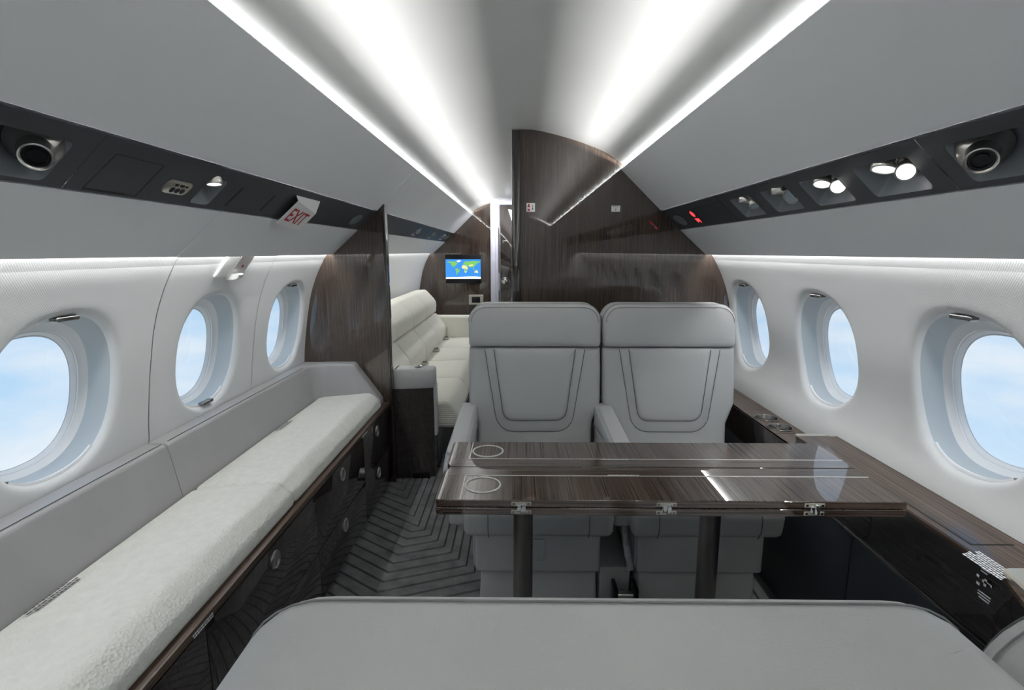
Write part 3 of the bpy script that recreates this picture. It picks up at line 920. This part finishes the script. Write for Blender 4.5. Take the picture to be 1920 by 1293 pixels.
# ------------------------------------------------------------------ club seats
def make_seat(label, drop=0.0, arm=True):
    root = thing('club_seat', label, 'seat', (0, 0, 0))
    TAN = math.tan(math.radians(9))
    Y0 = .10                                     # seat back front face at z = .6, local
    def fy(u, v, d): return (u, Y0 + (v - .6) * TAN - d, v)
    bt = .886 - drop
    back = [(-.235, .40), (.235, .40), (.238, .575), (.272, .66), (.274, .80 - drop), (.272, bt), (-.272, bt), (-.274, .80 - drop), (-.272, .66), (-.238, .575)]
    ol = round_poly(back, [.02, .02, .03, .04, .2, .006, .006, .2, .04, .03], 5)
    slab('backrest', ol, [(.02, -.125), (.006, -.118), (0, -.10), (0, -.018), (.004, -.007), (.012, -.001), (.024, .001)], fy, leather, root, 40, True)
    # U band and centre pad on the front
    tw, bw, zb = .206, .150, .545
    band = round_poly([(-bw, zb), (bw, zb), (tw, bt - .004), (-tw, bt - .004)], [.075, .075, .002, .002], 8)
    slab('back_band', band, [(0, -.004), (0, .0025), (.0025, .0042)], fy, leather, root, 40, True)
    pad = round_poly([(-.126, .590), (.126, .590), (.168, bt - .003), (-.168, bt - .003)], [.045, .045, .002, .002], 8)
    slab('back_pad', pad, [(-.0015, .000), (-.0015, .0035), (.001, .0055), (.005, .0105), (.012, .0135), (.03, .016), (.05, .0170)], fy, leather, root, 50, True)
    for q, off in ((band, .0052), (pad, .0072)):
        ins = inset(ccw(q), -.0012)
        lowpts = [p for p in ins if p[1] < bt - .01]
        xt = max(p[0] for p in ins)
        xl = max(p[0] for p in lowpts); zl = max(p[1] for p in lowpts)
        for sg in (-1, 1):
            for k in (.25, .5, .75, 1): lowpts.append((sg * (xl + (xt - xl) * k), zl + (bt - .006 - zl) * k))
        lowpts.sort(key=lambda p: math.atan2(p[0], .75 - p[1]))
        tube('seam', [fy(p[0], p[1], off) for p in lowpts], 0.0011, seam_grey, root, 6)
    # headrest
    hz0, hz1 = bt + .002, 1.064 - drop
    ol = round_poly([(-.273, hz0), (.273, hz0), (.276, hz1), (-.276, hz1)], [.016, .016, .072, .072], 8)
    slab('headrest', ol, [(.035, -.128), (.012, -.122), (.002, -.108), (0, -.095), (0, -.012), (.003, .002), (.010, .010), (.022, .0145), (.05, .018), (.075, .019)], fy, leather, root, 60, True)
    st = inset(ccw(ol), .013)
    tops = [p for p in st if p[1] > hz0 + .03]
    tops.sort(key=lambda p: math.atan2(p[0], p[1] - (hz0 - .25)))
    for i in range(len(tops) - 1): pass
    tube('stitch_line', [fy(p[0], p[1], .0118) for p in tops], 0.0009, seam_grey, root, 6)
    edge = [p for p in ccw(ol) if p[1] > hz0 + .03]
    edge.sort(key=lambda p: math.atan2(p[0], p[1] - (hz0 - .25)))
    cz = (hz0 + hz1) / 2
    tube('stitch_line', [fy(p[0] * 1.001, p[1] + .0002, -.006) for p in edge], .0009, seam_soft, root, 6)
    # seat cushion, leg rest, base
    sec = round_poly([(-.40, .345), (.10, .36), (.10, .46), (-.36, .475), (-.415, .44)], [.03, .01, .01, .04, .04], 6)
    sec = ccw(sec)
    rr = []
    for xx, ins in ((-.248, .03), (-.246, .014), (-.238, .004), (-.226, 0), (0, 0), (.226, 0), (.238, .004), (.246, .014), (.248, .03)):
        rr.append([(xx, a, b) for a, b in inset(sec, ins)])
    loft('seat_cushion', rr, leather, root, smooth=50)
    for xx in (-.165, .165): tube('seam', [(xx, -.395, .347), (xx, -.416, .380), (xx, -.4165, .43), (xx, -.385, .467), (xx, -.30, .4745)], 0.0014, seam_grey, root, 6)
    leg = box('leg_rest', -.215, .215, -.345, .06, .185, .345, leather, root, .012, 3)
    box('leg_rest_trim', -.222, -.213, -.33, .05, .200, .34, leather, leg, .004)
    box('pull_tab', -.012, .022, -.353, -.342, .235, .315, leather, leg, .004)
    base = slab('base', round_poly([(-.205, -.31), (.215, -.31), (.22, .10), (-.22, .10)], .015), [(0, .0), (0, .02), (.008, .17), (.016, .182)], lambda u, v_, d: (u, v_, d), leather, root)
    # armrest on the viewer's left
    if arm:
        as_ = round_poly([(-.42, .545), (.20, .545), (.20, .60), (.14, .655), (-.36, .632), (-.43, .60)], [.02, .01, .03, .05, .03, .02], 5)
        as_ = ccw(as_)
        rr = [[(xx, a, b) for a, b in inset(as_, ins)] for xx, ins in ((-.308, .016), (-.305, .006), (-.298, 0), (-.246, 0), (-.239, .006), (-.236, .016))]
        a_ = loft('armrest', rr, leather, root, smooth=50)
        slab('armrest_pad', round_poly([(-.300, -.38), (-.244, -.38), (-.244, .07), (-.300, .07)], .012), [(0, .0), (0, .0125), (.003, .015)], lambda u, v_, d: (u, v_, .632 + (v_ + .36) * .046 - .008 + d), leather, a_)
        box('armrest_support', -.302, -.243, -.35, .14, .36, .56, leather, root, .012, 3)
    return root
s1 = make_seat('grey leather club seat facing the table, next to the aisle')
s1.location = (.068, 1.985, 0)
s2 = copy_thing(s1, (.624, 1.985, 0), 0, 'grey leather club seat facing the table, next to the windows')
s3 = make_seat('grey leather club seat seen from behind across the foreground, by the aisle', .038, False)
s3.location = (.066, .514, 0); s3.rotation_euler = (0, 0, PI)
s4 = copy_thing(s3, (.628, .514, 0), PI, 'grey leather seat back cropped in the corner beside the wide ledge')

# seat floor clamp and hose between the twin seats
fc = thing('floor_clamp', 'black floor clamp with steel roller between the twin seat bases', 'clamp', (.372, 1.66, 0))
for xx in (.332, .402): box('cheek', xx, xx + .014, 1.62, 1.69, .035, .135, black, fc, .004)
lathe('roller', [(.0005, 0), (.012, 0), (.014, .002), (.014, .054), (.012, .056), (.0005, .056)], (.346, 1.645, .100), (1, 0, 0), steel, fc, 18)
box('pin', .365, .381, 1.630, 1.69, .04, .09, steel_dark, fc, .003)
box('base_plate', .325, .423, 1.62, 1.72, .0, .037, black, fc, .002)
tc_ = box('seat_track_cover', .290, .400, 1.692, 2.22, 0, .176, leather, None, .008)
tag(setorigin(tc_), 'grey leather track cover on the floor between the twin seat bases', 'cover')
hs = thing('hose', 'grey corrugated hose hanging between the twin seats', 'hose', (.42, 1.72, .1))
tube('hose_tube', [(.375, 1.70, .36), (.372, 1.69, .31), (.378, 1.675, .27), (.381, 1.655, .24), (.385, 1.645, .215), (.388, 1.64, .20)], .012, leather, hs, 12)

# ------------------------------------------------------------------ table
tb = thing('folding_table', 'glossy brown folding table with steel inlays in front of twin seats', 'table', (.36, 1.34, 0))
TX0, TX1, TZ = -.197, .911, .700
def leaf_(ya, yb, z0, z1, m, rl):
    ol = round_poly([(TX0, ya), (TX1, ya), (TX1, yb), (TX0, yb)], rl, 5)
    return slab('table_leaf', ol, [(.0015, z0), (0, z0 + .0015), (0, z1 - .0015), (.0015, z1)], lambda u, v_, d: (u, v_, d), m, tb, 30)
lf = []
for (ya, yb, rl) in ((1.150, 1.339, [.012, .002, .002, .035]), (1.3445, 1.532, [.035, .002, .002, .012])):
    top = leaf_(ya, yb, .6815, TZ, wood_y, rl)
    leaf_(ya, yb, .661, .6795, wood_y, rl)
    lf.append(top)
    ye = ya if ya < 1.2 else yb
    for (z0, z1) in ((.6625, .678), (.683, .6985)): box('edge_band', TX0 + .02, TX1 - .003, ye - .0008, ye + .0008, z0, z1, wood_x, top, 0)
def flat(nm, pts, z, m, parent, t=.0006): return slab(nm, pts, [(0, z - .0005), (0, z + t)], lambda u, v_, d: (u, v_, d), m, parent, 0)
for top, ye, y0, y1 in ((lf[0], 1.286, 1.152, 1.286), (lf[1], 1.398, 1.398, 1.530)):
    fr = (ye, 1.3385) if top is lf[0] else (1.345, ye)
    flat('border_veneer', [(TX0 + .012, fr[0]), (TX1 - .002, fr[0]), (TX1 - .002, fr[1]), (TX0 + .012, fr[1])], TZ, wood_x, top, .0003)
    flat('inlay_strip', [(-.137, ye - .0016), (TX1 - .002, ye - .0016), (TX1 - .002, ye + .0016), (-.137, ye + .0016)], TZ + .0003, inlay, top)
    flat('inlay_strip', [(-.1385, min(ye, y0)), (-.1355, min(ye, y0)), (-.1355, max(ye, y1)), (-.1385, max(ye, y1))], TZ + .0003, inlay, top)
for top, yy in ((lf[0], 1.229), (lf[1], 1.455)):
    n = 40
    rr = [[(-.088 + r * math.cos(2 * PI * k / n), yy + r * math.sin(2 * PI * k / n), TZ + h) for k in range(n)] for r, h in ((.046, -.0005), (.046, .0018), (.044, .0025), (.0415, .0018), (.0415, -.0005))]
    loft('cup_ring', rr, inlay, top, caps=False)
for (xx, yy, sd) in ((.235, 1.2895, 11), (.235, 1.3925, 12)): dashes('printed_notice', (xx, yy, TZ + .0007), (1, 0, 0), (0, 1, 0), .085, 1, .003, white_ink, tb, sd)
for xx in (.008, .350, .696):
    h = thing_part = None
    bm = bmesh.new()
    for z in (.6905, .670):
        bm_box(bm, xx - .024, xx + .024, 1.1478, 1.151, z - .0055, z + .0055, .002, 2)
    hg = bmobj('hinge', bm, beige_metal, tb)
    box('hinge_link', xx - .011, xx + .001, 1.1445, 1.1495, .672, .689, chrome, hg, .0015)
    box('hinge_link', xx - .001, xx + .011, 1.1435, 1.1495, .668, .693, chrome, hg, .0015)
    for dx in (-.018, .018):
        for z in (.6905, .670): lathe('screw', [(.0032, 0), (.0030, .0006), (.0005, .0007)], (xx + dx, 1.1478, z), (0, -1, 0), steel_dark, hg, 10)
slab('drawer', round_poly([(.150, .612), (.512, .612), (.512, .662), (.150, .662)], [.010, .010, 0, 0]), [(0, 1.44), (0, 1.242), (.003, 1.24)], lambda u, v_, d: (u, d, v_), leather_dark, tb)
for xx in (.015, .532):
    lg = lathe('leg', [(.0005, .661), (.030, .661), (.030, .650), (.0275, .648), (.0275, .300), (.0255, .296), (.022, .294), (.022, .02), (.045, .018), (.047, .012), (.047, 0), (.0005, 0)], (xx, 1.345, 0), (0, 0, 1), leg_steel, tb, 36)

# ------------------------------------------------------------------ side ledge on the right
sl = thing('side_ledge', 'wide brown wood ledge with printed notices under the near right window', 'ledge', (1.02, .8, 0))
YL0, YL1, LZ, XI = -.9, 1.735, .650, .960
topo = [(1.102, YL1), (XI, YL1), (XI, .955), (.912, .845), (.912, YL0), (1.102, YL0)]
topo = ccw(topo)
slab('ledge_top', topo, [(0, LZ - .012), (0, LZ - .003), (.003, LZ)], lambda u, v_, d: (u, v_, d), wood_ledge, sl, 25)
fp = [(XI + .001, YL1), (XI + .001, 1.35), (XI + .001, .957), (.913, .846), (.913, .3), (.913, YL0)]
fz = [(XI, y) for _, y in fp]
strip('fascia', [[(x, y, LZ - .011) for x, y in fp], [(x * .35 + a * .65, y, .56) for (x, y), (a, _) in zip(fp, fz)], [(a, y, .484) for a, y in fz]][::-1], wood_face_shaded, sl, 20)
box('ledge_end', XI + .002, 1.10, YL1 - .014, YL1, .40, LZ - .011, wood_dk, sl, .001)
box('rail', XI - .006, XI + .012, YL0, YL1 + .2, .474, .485, steel_dark, sl, .002)
for (a, b) in ((YL0, 1.02), (1.022, 1.40), (1.402, 2.745)): box('kick_panel', XI + .006, XI + .06, a, b, 0.0, .476, leather_dark, sl, .003)
lid = slab('ledge_lid', [(.985, 1.055), (1.075, 1.055), (1.075, 1.60), (.985, 1.60)], [(0, LZ - .001), (0, LZ + .0008)], lambda u, v_, d: (u, v_, d), wood_ledge, sl)
for q in ([(.983, 1.052), (1.078, 1.052), (1.078, 1.0545), (.983, 1.0545)], [(1.0755, 1.053), (1.077, 1.053), (1.077, 1.6), (1.0755, 1.6)], [(.983, 1.053), (.9845, 1.053), (.9845, 1.6), (.983, 1.6)], [(1.098, YL0), (1.0992, YL0), (1.0992, YL1), (1.098, YL1)]):
    flat('lid_seam', q, LZ + .0002, psu_line, sl, .0003)
dashes('printed_notice', (.974, 1.030, LZ + .001), (0, -1, 0), (1, 0, 0), .105, 7, .0043, white_ink, sl, 21)
dashes('printed_notice', (.976, 1.668, LZ + .001), (0, -1, 0), (1, 0, 0), .12, 7, .0043, white_ink, sl, 22)
dashes('printed_notice', (XI - .0012, .905, .490), (0, -1, 0), (0, 0, 1), .10, 1, .004, white_ink, sl, 23)
def face_pt(y, z):    # on the fascia
    q = (z - .484) / (LZ - .011 - .484)
    return Vector((XI - .0022, y, z))
iv, if_ = [], []
for k, (ya, za, w, h) in enumerate(((.995, .632, .020, .003), (.995, .626, .016, .003), (1.002, .610, .006, .006), (.988, .606, .022, .006), (.984, .600, .006, .016), (.978, .606, .010, .004), (1.000, .594, .008, .006), (.994, .582, .030, .003), (.994, .576, .030, .003), (.990, .570, .024, .003))):
    p = face_pt(ya, za); i = len(iv)
    iv += [p, p + Vector((0, -w, 0)), p + Vector((0, -w, h)), p + Vector((0, 0, h))]; if_.append((i, i + 1, i + 2, i + 3))
mesh('printed_pictogram', iv, if_, white_ink, sl, 0)
tr = slab('metal_tray_lid', round_poly([(.932, .865), (.957, .952), (1.08, .952), (1.08, .70), (.932, .70)], [.012, .014, .02, .01, .01]), [(0, LZ), (0, LZ + .009), (.004, LZ + .013)], lambda u, v_, d: (u, v_, d), beige_metal)
tag(setorigin(tr), 'champagne metal lid lying on the near corner of the ledge', 'lid')

cl = thing('cup_holder_console', 'low dark wood console with two steel cup holders under the right windows', 'console', (1.02, 2.24, 0))
cups = [(1.026, 2.087), (1.024, 1.967)]
v, f = [], []
# top with two round holes: one bay per cup, plain strips elsewhere
bm = bmesh.new()
def topquad(x0, x1, y0, y1):
    bm.faces.new([bm.verts.new(p) for p in ((x0, y0, .600), (x1, y0, .600), (x1, y1, .600), (x0, y1, .600))])
YK0, YK1, XO = 1.735, 2.745, 1.092
topquad(XI, XO, YK0, 1.907); topquad(XI, XO, 2.147, YK1)
for (cx_, cy_) in cups:
    y0, y1 = cy_ - .060, cy_ + .060
    rc = [(XI + (XO - XI) * i / 8, y0) for i in range(8)] + [(XO, y0 + (y1 - y0) * i / 8) for i in range(8)] + [(XO + (XI - XO) * i / 8, y1) for i in range(8)] + [(XI, y1 + (y0 - y1) * i / 8) for i in range(8)]
    vo = [bm.verts.new((a, b, .600)) for a, b in rc]
    vi = []
    for a, b in rc:
        t = math.atan2(b - cy_, a - cx_); vi.append(bm.verts.new((cx_ + .0445 * math.cos(t), cy_ + .0445 * math.sin(t), .600)))
    n = len(rc)
    for j in range(n): bm.faces.new([vo[j], vo[(j + 1) % n], vi[(j + 1) % n], vi[j]])
bmobj('console_top', bm, wood_ledge, cl, 0)
for (cx_, cy_) in cups:
    lathe('cup_holder', [(.0445, .598), (.0475, .600), (.0475, .6025), (.046, .604), (.0425, .603), (.041, .600), (.041, .535), (.038, .530), (.0005, .530)], (cx_, cy_, 0), (0, 0, 1), steel_dark, cl, 36, caps=False)
box('console_face', XI, XI + .012, YK0, YK1, .478, .600, wood_dk, cl, .001)
for q in ([(.968, 1.90), (.970, 1.90), (.970, 2.21), (.968, 2.21)], [(.968, 1.90), (1.08, 1.90), (1.08, 1.902), (.968, 1.902)], [(.968, 2.208), (1.08, 2.208), (1.08, 2.21), (.968, 2.21)]): flat('top_seam', q, .600, psu_line, cl, .0004)
lp = box('ledge_lip', .965, 1.075, YL1 - .002, YL1 + .018, LZ - .003, LZ + .003, beige_metal, sl, .0025)

# ------------------------------------------------------------------ ivory sofa behind the left divider
so = thing('sofa', 'ivory cloth three-seat sofa behind the left wood divider', 'sofa', (-.75, 4.1, 0))
SX = -.76                                    # seat/back line
ys = [2.90, 3.47, 4.23, 4.82, 5.28]
ys = [2.92, 3.52, 4.12, 4.72, 5.30]
for a, b in zip(ys, ys[1:]):
    sec = ccw(round_poly([(-1.0, .28), (-.36, .26), (-.34, .33), (-.40, .425), (-.70, .415), (-1.0, .40)], [.01, .03, .05, .05, .02, .01], 6))
    rr = [[(p, y, q) for p, q in inset(sec, i_)] for y, i_ in ((a + .001, .02), (a + .004, .008), (a + .016, 0), (b - .016, 0), (b - .004, .008), (b - .001, .02))]
    loft('seat_cushion', rr, sofa_cloth, so, smooth=50)
    for (z0, z1, x0, x1) in ((.405, .665, -.745, -.835), (.668, .905, -.838, -.935)):
        sec = ccw(round_poly([(x0 - .20, z0), (x0, z0), (x0 + .01, (z0 + z1) / 2), (x1, z1), (x1 - .12, z1 - (.01 if z0 > .6 else 0))], [.01, .03, .10, .05 if z0 > .6 else .02, .02], 6))
        rr = [[(p, y, q) for p, q in inset(sec, i_)] for y, i_ in ((a + .001, .022), (a + .004, .010), (a + .020, 0), (b - .020, 0), (b - .004, .010), (b - .001, .022))]
        loft('back_cushion', rr, sofa_cloth, so, smooth=50)
box('sofa_base', -1.0, -.47, 2.912, 5.40, .02, .27, black, so, .01)
box('base_strip', -.475, -.462, 2.95, 5.40, .0, .02, steel_dark, so, .002)
box('far_arm', -.95, -.40, 5.30, 5.42, .20, .635, sofa_cloth, so, .03, 4)
for i, y in enumerate((3.93, 4.50, 5.14)):
    bk = thing('seat_belt_buckle', ['steel lap belt buckle on the sofa nearest the armrest cabinet', 'steel lap belt buckle midway along the ivory sofa', 'steel lap belt buckle at the far end of the ivory sofa'][i], 'buckle', (-.72, y, .425), 'sofa lap belts')
    box('buckle_plate', -.755, -.690, y - .022, y + .022, .418, .440, steel, bk, .004)
    box('buckle_flap', -.735, -.700, y - .018, y + .018, .438, .450, steel_dark, bk, .003)
    box('webbing', -.80, -.74, y - .020, y + .020, .416, .424, dark_ink, bk, .001)

ac = thing('armrest_cabinet', 'dark wood armrest cabinet with grey leather top and steel cup holder', 'cabinet', (-.58, 2.85, 0))
cab = ccw([(-.684, 2.792), (-.474, 2.825), (-.474, 2.905), (-.684, 2.905)])
slab('cabinet_body', cab, [(0, .0), (0, .530)], lambda u, v_, d: (u, v_, d), wood_dk, ac)
slab('side_panel', [(-.4735, 2.83), (-.462, 2.83), (-.462, 2.90), (-.4735, 2.90)], [(0, .25), (0, .545)], lambda u, v_, d: (u, v_, d), leather, ac)
slab('padded_top', round_poly(ccw([(-.688, 2.788), (-.466, 2.818), (-.464, 2.91), (-.688, 2.91)]), [.006, .03, .02, .006]), [(.004, .530), (0, .536), (0, .628), (.006, .638), (.014, .640)], lambda u, v_, d: (u, v_, d), leather, ac, 50)
lathe('cup_holder', [(.034, .639), (.036, .6405), (.036, .643), (.033, .6435), (.031, .6415), (.030, .6412), (.0005, .6412)], (-.565, 2.862, 0), (0, 0, 1), chrome, ac, 28)
lathe('cup_well', [(.0295, .6413), (.0290, .6416), (.0005, .6416)], (-.565, 2.862, 0), (0, 0, 1), black, ac, 28)
box('cabinet_foot', -.60, -.50, 2.798, 2.82, 0, .04, black, ac, .001)

# ------------------------------------------------------------------ screen, control panel, placards
YE = YF - .04
tv = thing('map_screen', 'wall screen showing a blue and green world map', 'screen', (-.627, YE, .93))
box('bezel', -.830, -.424, YE - .012, YE + .002, .925, 1.247, black, tv, .003)
X0, X1, Z0, Z1 = -.827, -.427, .975, 1.195
sea = mat('screen ocean blue', (.01, .05, .12), .2, emit=(.035, .22, .62), estr=1.0)
land = mat('screen land green', (.03, .09, .02), .2, emit=(.16, .42, .10), estr=1.0)
dry = mat('screen dry land', (.10, .09, .05), .2, emit=(.70, .62, .30), estr=1.0)
ice = mat('screen ice', (.2, .2, .2), .2, emit=(.72, .78, .74), estr=1.0)
box('screen_picture', X0, X1, YE - .0135, YE - .0115, Z0, Z1, sea, tv, 0)
def ll(lon, lat): return (X0 + (lon + 180) / 360 * (X1 - X0), Z0 + (lat + 90) / 180 * (Z1 - Z0))
CONT = [('land', [(-165, 62), (-155, 71), (-125, 70), (-95, 72), (-80, 68), (-65, 60), (-56, 52), (-66, 45), (-76, 37), (-81, 26), (-90, 30), (-97, 26), (-96, 18), (-84, 10), (-92, 14), (-106, 22), (-117, 33), (-124, 45), (-135, 58), (-150, 60)], 0),
        ('land', [(-78, 8), (-60, 9), (-50, 0), (-35, -7), (-40, -22), (-50, -28), (-58, -38), (-66, -54), (-74, -50), (-71, -30), (-76, -14), (-81, -4)], 0),
        ('dry', [(-16, 15), (-9, 32), (10, 37), (32, 31), (43, 12), (51, 11), (40, -4), (36, -22), (26, -34), (18, -34), (12, -16), (9, 3), (-8, 5)], 0),
        ('land', [(10, 4), (30, 4), (38, -4), (34, -20), (22, -24), (14, -14)], 1),
        ('land', [(-9, 38), (-1, 48), (6, 54), (10, 62), (25, 71), (60, 70), (80, 74), (105, 77), (140, 73), (178, 68), (162, 58), (142, 54), (135, 43), (122, 38), (121, 28), (108, 20), (104, 9), (98, 16), (88, 22), (79, 8), (72, 20), (60, 25), (50, 30), (44, 13), (35, 30), (28, 40), (14, 42), (3, 42)], 0),
        ('dry', [(44, 14), (55, 22), (62, 38), (90, 44), (108, 42), (98, 32), (72, 28), (58, 25)], 1),
        ('dry', [(114, -22), (130, -12), (142, -11), (153, -27), (147, -38), (132, -32), (116, -34)], 0),
        ('ice', [(-55, 62), (-70, 76), (-40, 83), (-18, 76), (-38, 65)], 1),
        ('ice', [(-180, -90), (180, -90), (180, -72), (120, -67), (60, -68), (0, -71), (-60, -74), (-120, -74), (-180, -76)], 0),
        ('land', [(96, 4), (104, -6), (118, -8), (118, 5), (109, 2)], 0), ('land', [(132, -2), (146, -6), (150, -10), (138, -8)], 0)]
for nm, pts, lift in CONT:
    q = [ll(*p) for p in pts]
    slab({'land': 'map_land', 'dry': 'map_land', 'ice': 'map_ice'}[nm], q, [(0, YE - .0134), (0, YE - .0140 - .0003 * lift)], lambda u, v_, d: (u, d, v_), {'land': land, 'dry': dry, 'ice': ice}[nm], tv, 0)
cp = thing('control_panel', 'champagne control panel with black touchscreen below the map screen', 'control panel', (-.486, YE, .67))
slab('frame', round_poly([(-.570, .678), (-.402, .678), (-.402, .794), (-.570, .794)], .008), [(0, YE + .002), (0, YE - .006), (.004, YE - .009)], lambda u, v_, d: (u, d, v_), beige_metal, cp)
box('touchscreen', -.535, -.440, YE - .011, YE - .006, .703, .770, black, cp, .001)

s_ = thing('extinguisher_sticker', 'small white sticker with red extinguisher symbol on the right divider', 'sticker', (.06, YP, 1.48))
slab('sticker_face', round_poly([(.041, 1.478), (.084, 1.478), (.084, 1.521), (.041, 1.521)], .002), [(0, YP + .001), (0, YP - .0012)], lambda u, v_, d: (u, d, v_), white_p, s_, 0)
slab('extinguisher_symbol', [(.046, 1.481), (.058, 1.481), (.058, 1.508), (.055, 1.513), (.059, 1.517), (.049, 1.518), (.050, 1.512), (.046, 1.508)], [(0, YP - .001), (0, YP - .0018)], lambda u, v_, d: (u, d, v_), red_ink, s_, 0)
slab('symbol_band', [(.047, 1.493), (.057, 1.493), (.057, 1.500), (.047, 1.500)], [(0, YP - .0015), (0, YP - .0024)], lambda u, v_, d: (u, d, v_), white_p, s_, 0)
slab('arrow', [(.0702, 1.512), (.0702, 1.496), (.067, 1.496), (.0715, 1.486), (.076, 1.496), (.0728, 1.496), (.0728, 1.512)], [(0, YP - .001), (0, YP - .0018)], lambda u, v_, d: (u, d, v_), dark_ink, s_, 0)
s_ = thing('placard_sticker', 'small white placard with down arrow high on the right divider', 'sticker', (.495, YP, 1.478))
slab('sticker_face', round_poly([(.473, 1.478), (.518, 1.478), (.518, 1.508), (.473, 1.508)], .001), [(0, YP + .001), (0, YP - .0012)], lambda u, v_, d: (u, d, v_), white_p, s_, 0)
slab('arrow', [(.4945, 1.497), (.4945, 1.489), (.492, 1.489), (.4955, 1.482), (.499, 1.489), (.4965, 1.489), (.4965, 1.497)], [(0, YP - .001), (0, YP - .0018)], lambda u, v_, d: (u, d, v_), dark_ink, s_, 0)
dashes('printed_line', (.478, YP - .0014, 1.501), (1, 0, 0), (0, 0, 1), .036, 1, .003, dark_ink, s_, 31)
